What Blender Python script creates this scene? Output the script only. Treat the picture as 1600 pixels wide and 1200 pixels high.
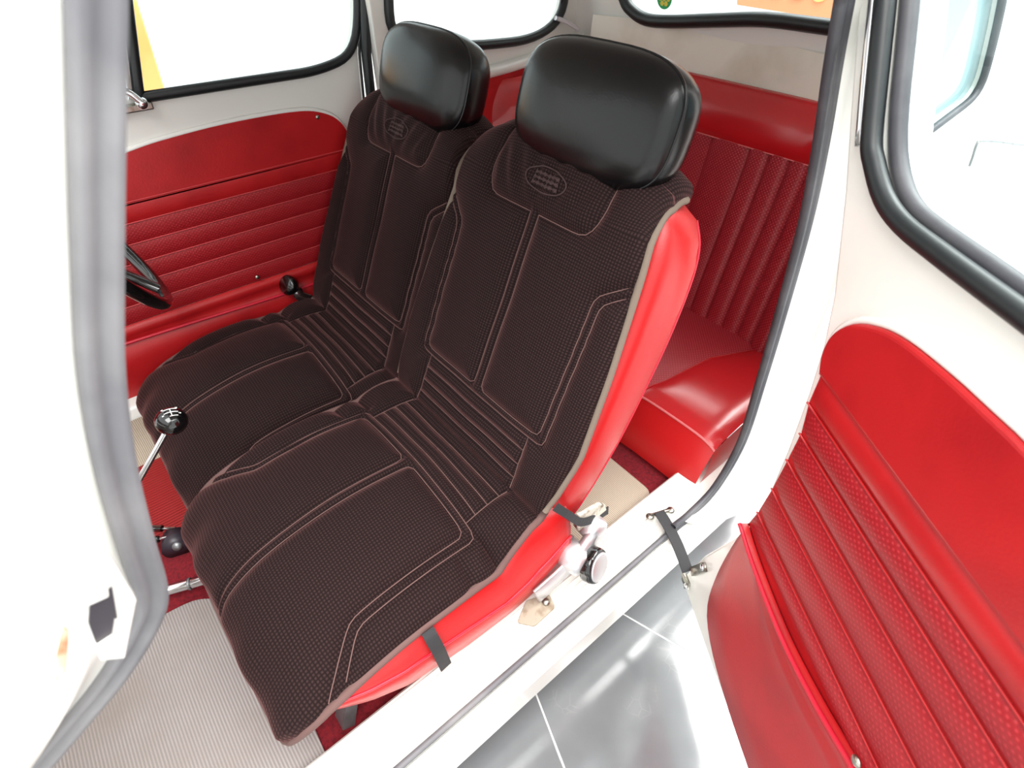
import bpy, bmesh, math, random
import numpy as np
from mathutils import Vector, Matrix
random.seed(3); rng = np.random.default_rng(5)
for o in list(bpy.data.objects): bpy.data.objects.remove(o)
scene = bpy.context.scene; COL = scene.collection

# ------------------------------------------------------------------ camera
# X = towards the car's rear, Y = towards the car's far (driver) side, Z up; the lens stands at (0,0,HC)
HC = 1.35; FPX = 871.0
PITCH = math.atan2(770, FPX); AZ = math.radians(50.3)
hv = np.array([math.cos(AZ), math.sin(AZ), 0]); RV = np.array([math.sin(AZ), -math.cos(AZ), 0])
FW = hv*math.cos(PITCH) - np.array([0, 0, 1])*math.sin(PITCH)
UPV = hv*math.sin(PITCH) + np.array([0, 0, 1])*math.cos(PITCH)
cam = bpy.data.objects.new('camera', bpy.data.cameras.new('camera')); COL.objects.link(cam)
cam.data.sensor_width = 36; cam.data.lens = FPX/1600*36; cam.data.clip_start = 0.02
cam.matrix_world = Matrix(((RV[0], UPV[0], -FW[0], 0), (RV[1], UPV[1], -FW[1], 0), (RV[2], UPV[2], -FW[2], HC), (0, 0, 0, 1)))
cam.data.dof.use_dof = True; cam.data.dof.focus_distance = 1.0; cam.data.dof.aperture_fstop = 6.3
scene.camera = cam

# ------------------------------------------------------------------ light: a bright white hall all round
w = bpy.data.worlds.new('white_hall'); scene.world = w; w.use_nodes = True
bg = w.node_tree.nodes['Background']; bg.inputs[0].default_value = (0.98, 1.0, 1.0, 1); bg.inputs[1].default_value = 1.0
scene.view_settings.view_transform = 'Standard'; scene.view_settings.look = 'None'
scene.view_settings.gamma = 1; scene.view_settings.use_curve_mapping = False
scene.view_settings.exposure = 1.0
def added_lamp(name, loc, target, size, watts):
    l = bpy.data.lights.new(name, 'AREA'); l.shape = 'RECTANGLE'; l.size, l.size_y = size; l.energy = watts; l.color = (1.0, 0.99, 0.97)
    o = bpy.data.objects.new(name, l); COL.objects.link(o); o.location = loc
    o.rotation_euler = (Vector(target)-Vector(loc)).to_track_quat('-Z', 'Y').to_euler(); return o
added_lamp('added_overhead_light', (0.7, -0.75, 3.4), (0.7, -0.74, 0.0), (4.6, 2.2), 170)  # unseen, added to brighten the near side and reflect in the tiles
added_lamp('added_overhead_light', (3.3, 0.9, 3.4), (3.3, 0.91, 0.0), (2.6, 3.0), 170)  # unseen, added behind the car to light the bench through the rear window

# ------------------------------------------------------------------ pixel -> place
def ray(p): return FW*FPX + RV*(p[0]-800) - UPV*(p[1]-600)
def onz(p, z): d = ray(p); return d*(z/d[2])
def ony(p, y): d = ray(p); return d*(y/d[1])
def onx(p, x): d = ray(p); return d*(x/d[0])
# heights below are given relative to the lens ("zc"); world Z = zc + HC
def Wp(a): a = np.asarray(a, float).copy(); a[..., 2] += HC; return a

# ------------------------------------------------------------------ materials
MATS = {}
def srgb(c):
    f = lambda v: v/12.92 if v <= 0.04045 else ((v+0.055)/1.055)**2.4
    return tuple(f(v/255) for v in c) + (1,)
def mat(name, col, rough=0.5, metal=0.0, spec=0.5, coat=0.0, bump=None, var=None, sheen=0.0):
    """bump=(scale, strength), var=(colour2, scale, lo, hi): procedural noise on object coordinates"""
    m = bpy.data.materials.new(name); m.use_nodes = True; nt = m.node_tree; b = nt.nodes['Principled BSDF']
    b.inputs['Base Color'].default_value = srgb(col); b.inputs['Roughness'].default_value = rough
    b.inputs['Metallic'].default_value = metal; b.inputs['Specular IOR Level'].default_value = spec
    b.inputs['Coat Weight'].default_value = coat; b.inputs['Coat Roughness'].default_value = 0.08
    if sheen: b.inputs['Sheen Weight'].default_value = sheen
    tc = nt.nodes.new('ShaderNodeTexCoord')
    if var:
        n = nt.nodes.new('ShaderNodeTexNoise'); n.inputs['Scale'].default_value = var[1]; n.inputs['Detail'].default_value = 6
        nt.links.new(tc.outputs['Object'], n.inputs['Vector'])
        mr = nt.nodes.new('ShaderNodeMapRange'); mr.inputs[1].default_value = var[2]; mr.inputs[2].default_value = var[3]
        nt.links.new(n.outputs['Fac'], mr.inputs[0])
        mx = nt.nodes.new('ShaderNodeMix'); mx.data_type = 'RGBA'
        mx.inputs[6].default_value = srgb(col); mx.inputs[7].default_value = srgb(var[0])
        nt.links.new(mr.outputs[0], mx.inputs[0]); nt.links.new(mx.outputs[2], b.inputs['Base Color'])
    if bump:
        n2 = nt.nodes.new('ShaderNodeTexNoise'); n2.inputs['Scale'].default_value = bump[0]; n2.inputs['Detail'].default_value = 3
        nt.links.new(tc.outputs['Object'], n2.inputs['Vector'])
        bp = nt.nodes.new('ShaderNodeBump'); bp.inputs['Strength'].default_value = bump[1]; bp.inputs['Distance'].default_value = 0.002
        nt.links.new(n2.outputs['Fac'], bp.inputs['Height']); nt.links.new(bp.outputs[0], b.inputs['Normal'])
    MATS[name] = m; return m
def patterned(name, col, col2, kx, ky, rough, bumpd, strength, stagger=False, mode='waffle', sheen=0.0, power=1.0, var=None):
    """woven / embossed pattern in UV metres: kx, ky = periods per metre"""
    m = mat(name, col, rough, sheen=sheen); nt = m.node_tree; b = nt.nodes['Principled BSDF']
    uv = nt.nodes.new('ShaderNodeUVMap'); sx = nt.nodes.new('ShaderNodeSeparateXYZ'); nt.links.new(uv.outputs[0], sx.inputs[0])
    def M(op, a, c=None):
        q = nt.nodes.new('ShaderNodeMath'); q.operation = op
        for i, v in enumerate((a, c)):
            if v is None: continue
            if isinstance(v, (int, float)): q.inputs[i].default_value = v
            else: nt.links.new(v, q.inputs[i])
        return q.outputs[0]
    u, v = sx.outputs[0], sx.outputs[1]
    su = M('SINE', M('MULTIPLY', u, 2*math.pi*kx)) if kx else None
    sv = M('SINE', M('MULTIPLY', v, 2*math.pi*ky)) if ky else None
    if mode == 'waffle': h = M('MULTIPLY', M('ADD', M('MULTIPLY', su, 0.5), 0.5), M('ADD', M('MULTIPLY', sv, 0.5), 0.5)); h = M('POWER', h, power)
    elif mode == 'dots':
        h = M('MULTIPLY', su, sv); h = M('MAXIMUM', h, 0.0); h = M('POWER', h, power)
    elif mode == 'rib': s = su if kx else sv; h = M('ADD', M('MULTIPLY', s, 0.5), 0.5)
    mx = nt.nodes.new('ShaderNodeMix'); mx.data_type = 'RGBA'
    mx.inputs[6].default_value = srgb(col); mx.inputs[7].default_value = srgb(col2); nt.links.new(h, mx.inputs[0])
    out = mx.outputs[2]
    if var:
        n = nt.nodes.new('ShaderNodeTexNoise'); n.inputs['Scale'].default_value = var[1]; n.inputs['Detail'].default_value = 5
        nt.links.new(uv.outputs[0], n.inputs['Vector'])
        mr = nt.nodes.new('ShaderNodeMapRange'); mr.inputs[1].default_value = var[2]; mr.inputs[2].default_value = var[3]
        nt.links.new(n.outputs['Fac'], mr.inputs[0])
        m2 = nt.nodes.new('ShaderNodeMix'); m2.data_type = 'RGBA'; nt.links.new(mr.outputs[0], m2.inputs[0])
        nt.links.new(out, m2.inputs[6]); m2.inputs[7].default_value = srgb(var[0]); out = m2.outputs[2]
    nt.links.new(out, b.inputs['Base Color'])
    bp = nt.nodes.new('ShaderNodeBump'); bp.inputs['Strength'].default_value = strength; bp.inputs['Distance'].default_value = bumpd
    nt.links.new(h, bp.inputs['Height']); nt.links.new(bp.outputs[0], b.inputs['Normal'])
    return m
RED = mat('red_vinyl', (180, 26, 30), 0.36, spec=0.5, bump=(260, 0.12), var=((158, 18, 24), 9, 0.45, 0.75))
REDSEAT = mat('red_seat_vinyl', (188, 24, 26), 0.38, bump=(260, 0.1))
REDGLOSS = mat('red_polished_vinyl', (182, 26, 32), 0.2, spec=0.6, bump=(30, 0.08))
REDWELT = mat('red_highlight_welt', (196, 62, 66), 0.4)  # paler than the pleats: their highlight lines are put into this colour
REDTEX = patterned('red_embossed_vinyl', (150, 18, 27), (182, 46, 52), 100, 130, 0.42, 0.0008, 0.35, mode='dots', power=1.6)
REDBENCH = patterned('red_perforated_vinyl', (146, 20, 32), (196, 84, 92), 110, 110, 0.42, 0.001, 0.5, mode='dots', power=2.2)
REDPIPE = mat('red_piping', (196, 30, 52), 0.35)
REDSTITCH = mat('pink_stitch', (214, 110, 110), 0.6)
WHITE = mat('white_body_paint', (238, 237, 230), 0.22, coat=0.4, var=((226, 224, 212), 3, 0.6, 0.9))
INWHITE = mat('off_white_interior_paint', (226, 225, 220), 0.3, coat=0.2, bump=(40, 0.03))
CLOTH = mat('grey_beige_lining', (228, 222, 210), 0.8, bump=(300, 0.15), var=((196, 184, 166), 5, 0.5, 0.8))
RUBBER = mat('grey_rubber', (62, 62, 67), 0.5, bump=(90, 0.12), var=((98, 97, 100), 9, 0.45, 0.8))
WORNRUB = mat('worn_grey_rubber', (98, 98, 102), 0.55, bump=(60, 0.12), var=((138, 137, 138), 7, 0.45, 0.75))
BLACKRUB = mat('black_rubber', (22, 26, 28), 0.42, bump=(60, 0.12))
BLACKV = mat('black_vinyl', (9, 9, 10), 0.27, spec=0.4, bump=(320, 0.08))
BLACKPL = mat('black_plastic', (10, 10, 11), 0.12, coat=0.6)
CHROME = mat('chrome', (214, 214, 216), 0.16, metal=1.0)
ALU = mat('satin_aluminium', (222, 222, 224), 0.42, metal=0.85, bump=(30, 0.05))
STAINED = mat('stained_cream_paint', (168, 158, 140), 0.6, var=((124, 102, 78), 50, 0.5, 0.75))
OLDCHROME = mat('worn_chrome', (176, 172, 162), 0.33, metal=1.0, var=((120, 104, 86), 60, 0.55, 0.8))
STEEL = mat('dull_steel', (150, 152, 154), 0.45, metal=0.8, var=((110, 110, 110), 30, 0.5, 0.8))
WAF = patterned('brown_waffle_velour', (27, 17, 17), (58, 42, 41), 200, 200, 0.9, 0.0010, 0.6, mode='waffle', sheen=0.42, power=0.8)
WAF.node_tree.nodes['Principled BSDF'].inputs['Sheen Roughness'].default_value = 0.35
WAF.node_tree.nodes['Principled BSDF'].inputs['Specular IOR Level'].default_value = 0.12
WAF.node_tree.nodes['Principled BSDF'].inputs['Sheen Tint'].default_value = srgb((190, 130, 128))
STITCH = mat('mauve_stitch', (112, 82, 78), 0.85)
EMB = mat('brown_thread', (66, 46, 45), 0.85)
TANPIPE = mat('tan_piping', (116, 102, 90), 0.85, bump=(500, 0.2))
BROWNPIPE = mat('brown_piping', (104, 76, 72), 0.85, bump=(500, 0.2))
ELASTIC = mat('black_elastic', (46, 46, 48), 0.8, bump=(700, 0.3))
CARPET = mat('red_carpet', (128, 16, 30), 0.95, bump=(420, 0.9), var=((92, 8, 20), 160, 0.4, 0.7))
REDRUB = patterned('red_ribbed_rubber', (120, 12, 16), (164, 26, 26), 0, 120, 0.45, 0.001, 0.5, mode='rib')
MAT_G = patterned('grey_ribbed_mat', (136, 129, 126), (166, 158, 155), 190, 0, 0.6, 0.0012, 0.7, mode='rib', var=((138, 128, 120), 5, 0.5, 0.8))
MAT_B = patterned('beige_ribbed_mat', (150, 136, 118), (200, 188, 170), 230, 0, 0.7, 0.001, 0.6, mode='rib')
ORANGE = mat('orange_wood', (214, 150, 84), 0.5, var=((222, 172, 108), 4, 0.4, 0.7))
SIGN = mat('orange_brown_sign', (196, 124, 86), 0.5); SIGNTX = mat('gold_letters', (206, 156, 92), 0.45)
DARK = mat('dark_plum', (46, 40, 48), 0.4)
GREENST = mat('green_sticker', (50, 176, 104), 0.5); YELST = mat('yellow_print', (236, 226, 90), 0.5)
WHITEPR = mat('white_print', (240, 240, 238), 0.5)
RUST = mat('rust', (150, 92, 48), 0.8, bump=(120, 0.5), var=((226, 214, 190), 40, 0.45, 0.7))
FOAM = mat('torn_backing', (206, 200, 186), 0.9, bump=(200, 0.8), var=((120, 108, 92), 60, 0.5, 0.7))
def tile_material():
    m = mat('polished_grey_tile', (176, 178, 180), 0.13, spec=0.6); nt = m.node_tree; b = nt.nodes['Principled BSDF']; b.inputs['IOR'].default_value = 1.9
    tc = nt.nodes.new('ShaderNodeTexCoord')
    n = nt.nodes.new('ShaderNodeTexNoise'); n.inputs['Scale'].default_value = 9; n.inputs['Detail'].default_value = 8
    nt.links.new(tc.outputs['Object'], n.inputs['Vector'])
    v = nt.nodes.new('ShaderNodeTexVoronoi'); v.feature = 'DISTANCE_TO_EDGE'; v.inputs['Scale'].default_value = 34
    nt.links.new(tc.outputs['Object'], v.inputs['Vector'])
    m1 = nt.nodes.new('ShaderNodeMapRange'); m1.inputs[1].default_value = 0.05; m1.inputs[2].default_value = 0.0; nt.links.new(v.outputs['Distance'], m1.inputs[0])
    m2 = nt.nodes.new('ShaderNodeMapRange'); m2.inputs[1].default_value = 0.57; m2.inputs[2].default_value = 0.66; nt.links.new(n.outputs['Fac'], m2.inputs[0])
    mu = nt.nodes.new('ShaderNodeMath'); mu.operation = 'MULTIPLY'; nt.links.new(m1.outputs[0], mu.inputs[0]); nt.links.new(m2.outputs[0], mu.inputs[1])
    mx = nt.nodes.new('ShaderNodeMix'); mx.data_type = 'RGBA'; mx.inputs[6].default_value = srgb((104, 107, 110)); mx.inputs[7].default_value = srgb((126, 128, 130))
    nt.links.new(n.outputs['Fac'], mx.inputs[0])
    m3 = nt.nodes.new('ShaderNodeMix'); m3.data_type = 'RGBA'; nt.links.new(mu.outputs[0], m3.inputs[0]); nt.links.new(mx.outputs[2], m3.inputs[6]); m3.inputs[7].default_value = srgb((130, 131, 132))
    nt.links.new(m3.outputs[2], b.inputs['Base Color'])
    ma = nt.nodes.new('ShaderNodeMapRange'); ma.inputs[3].default_value = 0.05; ma.inputs[4].default_value = 0.2; nt.links.new(n.outputs['Fac'], ma.inputs[0]); nt.links.new(ma.outputs[0], b.inputs['Roughness'])
    return m
TILE = tile_material(); GROUT = mat('white_grout', (222, 222, 220), 0.8)
def glass_material(name, tint, glare=0.0):
    m = bpy.data.materials.new(name); m.use_nodes = True; nt = m.node_tree; nt.nodes.remove(nt.nodes['Principled BSDF'])
    o = nt.nodes['Material Output']; t = nt.nodes.new('ShaderNodeBsdfTransparent'); t.inputs[0].default_value = srgb(tint)
    g = nt.nodes.new('ShaderNodeBsdfGlossy'); g.inputs['Roughness'].default_value = 0.02
    lw = nt.nodes.new('ShaderNodeLayerWeight'); lw.inputs[0].default_value = 0.5; pw = nt.nodes.new('ShaderNodeMath'); pw.operation = 'POWER'; pw.inputs[1].default_value = 5
    nt.links.new(lw.outputs['Facing'], pw.inputs[0]); fr = nt.nodes.new('ShaderNodeMath'); fr.operation = 'MULTIPLY_ADD'; fr.inputs[1].default_value = 0.9; fr.inputs[2].default_value = 0.03
    nt.links.new(pw.outputs[0], fr.inputs[0]); mx = nt.nodes.new('ShaderNodeMixShader')
    nt.links.new(fr.outputs[0], mx.inputs[0]); nt.links.new(t.outputs[0], mx.inputs[1]); nt.links.new(g.outputs[0], mx.inputs[2]); nt.links.new(mx.outputs[0], o.inputs[0])
    if glare:
        df = nt.nodes.new('ShaderNodeBsdfDiffuse'); df.inputs[0].default_value = srgb((200, 226, 230)); m2 = nt.nodes.new('ShaderNodeMixShader'); m2.inputs[0].default_value = glare
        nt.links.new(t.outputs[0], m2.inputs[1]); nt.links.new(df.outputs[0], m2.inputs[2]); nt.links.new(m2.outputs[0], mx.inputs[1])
    return m
GLAREGLASS = glass_material('pale_reflection_glass', (226, 246, 248), 0.5)  # pale cyan mixed in stands for the bright reflection on the pane
GLASS = glass_material('window_glass', (246, 252, 252)); PLASTIC = mat('clear_grey_plastic', (196, 192, 196), 0.2, coat=0.5)

# ------------------------------------------------------------------ mesh helpers
def link(o, parent=None):
    COL.objects.link(o)
    if parent is not None: o.parent = parent
    return o
def mesh_obj(name, verts, faces, m, parent=None, smooth=True, uv=None):
    """verts in world metres; the object's origin goes to the middle of its box"""
    v = np.asarray(verts, float); c = (v.min(0)+v.max(0))/2
    me = bpy.data.meshes.new(name); me.from_pydata((v-c).tolist(), [], [tuple(int(i) for i in f) for f in faces])
    if uv is not None:
        l = me.uv_layers.new(name='UVMap'); idx = np.zeros(len(me.loops), int); me.loops.foreach_get('vertex_index', idx)
        l.data.foreach_set('uv', np.asarray(uv, float)[idx].ravel())
    if smooth: me.polygons.foreach_set('use_smooth', [True]*len(me.polygons))
    me.materials.append(m); me.update()
    o = bpy.data.objects.new(name, me); link(o, parent)
    off = world_loc(parent) if parent is not None else Vector((0, 0, 0))
    o.location = Vector(c)-off; return o
WL = {}
def world_loc(o):
    v = Vector(o.location); p = o.parent
    while p is not None: v = v + p.location; p = p.parent
    return v
def thing(name, loc, label, cat, group=None):
    e = bpy.data.objects.new(name, None); e.empty_display_size = 0.05; COL.objects.link(e); e.location = Vector(loc)
    return tag(e, label, cat, group)
def tag(o, label=None, cat=None, group=None, kind=None):
    for k, v in (('label', label), ('category', cat), ('group', group), ('kind', kind)):
        if v: o[k] = v
    return o
def grid_faces(nu, nv, closed_u=False, closed_v=False, flip=False):
    F = []
    for j in range(nv if closed_v else nv-1):
        for i in range(nu if closed_u else nu-1):
            a = j*nu+i; b = j*nu+(i+1) % nu; c = ((j+1) % nv)*nu+(i+1) % nu; d = ((j+1) % nv)*nu+i
            F.append((a, d, c, b) if flip else (a, b, c, d))
    return F
def grid(name, P, m, parent=None, uv=None, smooth=True, flip=False, closed_u=False):
    P = np.asarray(P, float); nv, nu = P.shape[:2]
    return mesh_obj(name, P.reshape(-1, 3), grid_faces(nu, nv, closed_u, False, flip), m, parent, smooth, None if uv is None else np.asarray(uv).reshape(-1, 2))
def catmull(pts, n=8, closed=False):
    p = np.asarray(pts, float); N = len(p); out = []
    for i in range(N if closed else N-1):
        a = p[(i-1) % N] if (closed or i > 0) else 2*p[0]-p[1]; b = p[i]; c = p[(i+1) % N]
        d = p[(i+2) % N] if (closed or i+2 < N) else 2*p[-1]-p[-2]
        for k in range(n):
            t = k/n; out.append(0.5*((2*b)+(-a+c)*t+(2*a-5*b+4*c-d)*t*t+(-a+3*b-3*c+d)*t**3))
    if not closed: out.append(p[-1])
    return np.array(out)
def resample(p, n):
    p = np.asarray(p, float); s = np.r_[0, np.cumsum(np.linalg.norm(np.diff(p, axis=0), axis=1))]
    t = np.linspace(0, s[-1], n); return np.stack([np.interp(t, s, p[:, k]) for k in range(p.shape[1])], 1)
def round_poly(pts, r, n=5, closed=True):
    p = np.asarray(pts, float); N = len(p); out = []
    for i in range(N):
        if not closed and i in (0, N-1): out.append(p[i]); continue
        a, b, c = p[(i-1) % N], p[i], p[(i+1) % N]; ri = r[i] if hasattr(r, '__len__') else r
        d1 = min(ri, np.linalg.norm(a-b)*0.49); d2 = min(ri, np.linalg.norm(c-b)*0.49)
        s = b+(a-b)/max(np.linalg.norm(a-b), 1e-9)*d1; e = b+(c-b)/max(np.linalg.norm(c-b), 1e-9)*d2
        for k in range(n+1):
            t = k/n; out.append((1-t)**2*s+2*t*(1-t)*b+t*t*e)
    return np.array(out)
def frames(P, up=None, closed=False):
    P = np.asarray(P, float); T = np.gradient(P, axis=0)
    if closed: T = np.roll(P, -1, 0)-np.roll(P, 1, 0)
    T /= np.maximum(np.linalg.norm(T, axis=1, keepdims=True), 1e-12)
    A = np.zeros_like(P); 
    if up is not None: 
        u = np.asarray(up, float); u = np.broadcast_to(u, P.shape)
        A = u-(u*T).sum(1, keepdims=True)*T; A /= np.maximum(np.linalg.norm(A, axis=1, keepdims=True), 1e-12)
    else:
        a = np.array([0, 0, 1.0]) if abs(T[0][2]) < 0.9 else np.array([1.0, 0, 0])
        for i in range(len(P)):
            a = a-(a@T[i])*T[i]; a /= np.linalg.norm(a); A[i] = a
    return T, A, np.cross(T, A)
def sweep_data(P, prof, up=None, closed=False, caps=True, scale=None):
    """prof: list of (a along up, b along side)"""
    T, A, B = frames(P, up, closed); prof = np.asarray(prof, float); n = len(prof)
    sc = np.ones(len(P)) if scale is None else np.asarray(scale)
    V = (P[:, None, :]+A[:, None, :]*prof[None, :, 0, None]*sc[:, None, None]+B[:, None, :]*prof[None, :, 1, None]*sc[:, None, None]).reshape(-1, 3)
    F = grid_faces(n, len(P), True, closed)
    if caps and not closed: F.append(tuple(range(n))); F.append(tuple(range(len(V)-1, len(V)-1-n, -1)))
    return V, F
def circ(r, n=8, ry=None): ry = r if ry is None else ry; return [(r*math.cos(2*math.pi*k/n), ry*math.sin(2*math.pi*k/n)) for k in range(n)]
def tube(name, P, r, m, parent=None, n=8, closed=False, up=None, ry=None, scale=None):
    V, F = sweep_data(np.asarray(P, float), circ(r, n, ry), up, closed, scale=scale); return mesh_obj(name, V, F, m, parent)
def sweep(name, P, prof, m, parent=None, up=None, closed=False, smooth=True):
    V, F = sweep_data(np.asarray(P, float), prof, up, closed); return mesh_obj(name, V, F, m, parent, smooth)
def join(parts):
    V = []; F = []; o = 0
    for v, f in parts:
        V.append(np.asarray(v, float)); F += [tuple(i+o for i in q) for q in f]; o += len(v)
    return np.concatenate(V), F
def box_data(c, s, R=None, bev=0.0):
    bm = bmesh.new(); bmesh.ops.create_cube(bm, size=1)
    for v in bm.verts: v.co = Vector((v.co.x*s[0], v.co.y*s[1], v.co.z*s[2]))
    if bev: bmesh.ops.bevel(bm, geom=bm.edges[:], offset=bev, segments=2, affect='EDGES', profile=0.5)
    bm.verts.index_update(); V = np.array([v.co[:] for v in bm.verts]); F = [tuple(v.index for v in f.verts) for f in bm.faces]; bm.free()
    if R is not None: V = V@np.asarray(R).T
    return V+np.asarray(c), F
def box(name, c, s, m, parent=None, R=None, bev=0.003, smooth=False):
    V, F = box_data(c, s, R, bev); return mesh_obj(name, V, F, m, parent, smooth)
def lathe_data(prof, c, axis, n=24):
    """prof: (radius, height) along axis"""
    a = np.asarray(axis, float); a /= np.linalg.norm(a); t = np.array([0, 0, 1.0]) if abs(a[2]) < 0.9 else np.array([1.0, 0, 0])
    e1 = np.cross(a, t); e1 /= np.linalg.norm(e1); e2 = np.cross(a, e1)
    V = []
    for r, h in prof:
        for k in range(n): q = 2*math.pi*k/n; V.append(np.asarray(c)+a*h+(e1*math.cos(q)+e2*math.sin(q))*max(r, 1e-5))
    F = grid_faces(n, len(prof), True); F.append(tuple(range(n-1, -1, -1))); F.append(tuple(range(len(V)-n, len(V)))); return np.array(V), F
def lathe(name, prof, c, axis, m, parent=None, n=24, smooth=True):
    V, F = lathe_data(prof, c, axis, n); return mesh_obj(name, V, F, m, parent, smooth)
def plate(name, loops, thick, bev, m, org, e1, e2, parent=None, smooth=False):
    """a board: outlines (first = outside, rest = holes) in the plane org + a*e1 + b*e2; its face lies on the plane, its body behind it"""
    cu = bpy.data.curves.new(name+'_c', 'CURVE'); cu.dimensions = '2D'; cu.fill_mode = 'BOTH'
    cu.extrude = max(thick/2-bev, 1e-4); cu.bevel_depth = bev; cu.bevel_resolution = 2; cu.offset = -bev
    for L in loops:
        s = cu.splines.new('POLY'); s.points.add(len(L)-1); s.use_cyclic_u = True
        for p, q in zip(s.points, L): p.co = (q[0], q[1], 0, 1)
    tmp = bpy.data.objects.new(name+'_t', cu); COL.objects.link(tmp)
    dg = bpy.context.evaluated_depsgraph_get(); me = bpy.data.meshes.new_from_object(tmp.evaluated_get(dg))
    V = np.zeros(len(me.vertices)*3); me.vertices.foreach_get('co', V); V = V.reshape(-1, 3)
    F = [tuple(p.vertices) for p in me.polygons]
    bpy.data.objects.remove(tmp); bpy.data.curves.remove(cu); bpy.data.meshes.remove(me)
    e1 = np.asarray(e1, float); e2 = np.asarray(e2, float); n = np.cross(e1, e2)
    Wv = np.asarray(org, float)+V[:, :1]*e1+V[:, 1:2]*e2+(V[:, 2:3]-thick/2)*n
    return mesh_obj(name, Wv, F, m, parent, smooth, uv=V[:, :2])
def puff_strip(name, top, bot, n3, h, m, parent, uvf=None, M=7, N=24):
    """a padded pleat between two edge lines; n3 = outward direction"""
    a = resample(top, N); b = resample(bot, N); P = np.zeros((M, N, 3))
    for j in range(M):
        t = j/(M-1); P[j] = a*(1-t)+b*t+np.asarray(n3)*h*(math.sin(math.pi*t)**0.55)*np.clip(np.linalg.norm(a-a[0], axis=1)/0.03, 0, 1)[:, None]**0.5
    if uvf is None: uvf = lambda q: (q[..., 0], q[..., 2])
    return grid(name, P, m, parent, uv=np.stack(uvf(P), -1))
def screw(name, c, axis, r, parent, m=None):
    return lathe(name, [(r, 0), (r*1.02, r*0.25), (r*0.7, r*0.6), (0.001, r*0.7)], c, axis, m or OLDCHROME, parent, 12)

# ================================================================== the place: tiled floor
G = -1.35
floor = box('floor', (0.5, 0.5, -0.0115), (14, 14, 0.02), GROUT, None, bev=0); tag(floor, 'white grouted hall floor under the polished tiles', None, None, 'structure')
a0, a1 = onz((825, 1052), G), onz((882, 1200), G); b0, b1 = onz((950, 945), G), onz((1090, 1027), G)
def xa(y): return a0[0]+(a1[0]-a0[0])*(y-a0[1])/(a1[1]-a0[1])
def xb(y): return b0[0]+(b1[0]-b0[0])*(y-b0[1])/(b1[1]-b0[1])
seams = [lambda y: xa(y)-1.2, lambda y: xa(y)-0.6, xa, xb, lambda y: xb(y)+0.6, lambda y: xb(y)+1.2]
rows = [-1.25, -0.65, -0.05-0.0, 0.55, 1.15]
rows = [-1.3, -0.7, -0.1+0.02, 0.52]
for r0, r1 in zip(rows[:-1], rows[1:]):
    for s0, s1 in zip(seams[:-1], seams[1:]):
        g = 0.0022; L = [(s0(r0)+g, r0+g), (s1(r0)-g, r0+g), (s1(r1)-g, r1-g), (s0(r1)+g, r1-g)]
        if L[1][0]-L[0][0] < 0.02: continue
        plate('tile', [L], 0.012, 0.0008, TILE, (0, 0, 0.0), (1, 0, 0), (0, 1, 0), floor)

# ================================================================== the car body
CAR = thing('compact_car', (0.5, 0.905, 0.15), 'white compact car with its passenger door wide open and red trim inside', 'car')
CAR_C = 0.905
seal_b_px = [(1322, -20), (1301, 100), (1281, 230), (1257, 350), (1222, 480), (1190, 590), (1158, 690), (1118, 760), (1078, 803), (1050, 826)]
SB = catmull([ony(p, 0.315) for p in seal_b_px], 6)
def seal(name, P, parent, m=RUBBER, s=1.0):
    prof = [(0.012, -0.021), (0.013, -0.012), (0.006, -0.004), (0.012, 0.002), (0.016, 0.011), (0.012, 0.020), (0.0, 0.022), (-0.010, 0.018), (-0.010, -0.018), (0.0, -0.023)]
    return sweep(name, Wp(P), [(-a*s, b*s) for a, b in prof], m, parent, up=(0, 1, 0))
seal('door_opening_seal', SB, CAR, s=0.56)
# jamb from the seal out to the body skin
J = [SB+np.array([dx, dy, 0]) for dx, dy in ((0.010, 0.010), (0.012, 0.004), (0.022, 0.0), (0.036, -0.006), (0.042, -0.018), (0.054, -0.03), (0.066, -0.036), (0.07, -0.05))]
grid('rear_door_jamb', Wp(np.array(J)), WHITE, CAR)
# outer quarter skin with the rear side window
fr = SB[::6]+np.array([0.068, 0, 0])
out = [(p[0], p[2]) for p in fr]+[(0.95, -1.14), (1.05, -1.2), (2.15, -1.2), (2.25, -0.9), (2.1, -0.6), (1.75, -0.28), (1.45, -0.03), (0.9, 0.03)]
qw = [ony(p, 0.27) for p in [(1390, 250), (1525, 145), (1550, 0)]]
qwin = round_poly([(0.83, -0.272), (0.905, -0.273), (1.16, -0.235), (1.10, -0.16), (1.03, -0.09), (0.98, -0.055), (0.80, -0.05)], [0.04, 0.02, 0.05, 0.08, 0.05, 0.03, 0.03])
# plane facing -Y : e1 = +X, e2 = +Z gives normal -Y
plate('quarter_panel', [out, qwin], 0.02, 0.004, WHITE, Wp((0, 0.265, 0)), (1, 0, 0), (0, 0, 1), CAR)
tube('quarter_window_seal', Wp(np.array([(a, 0.264, b) for a, b in qwin])), 0.0055, RUBBER, CAR, closed=True)
plate('quarter_glass', [qwin], 0.004, 0.0005, GLAREGLASS, Wp((0, 0.275, 0)), (1, 0, 0), (0, 0, 1), CAR)
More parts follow.
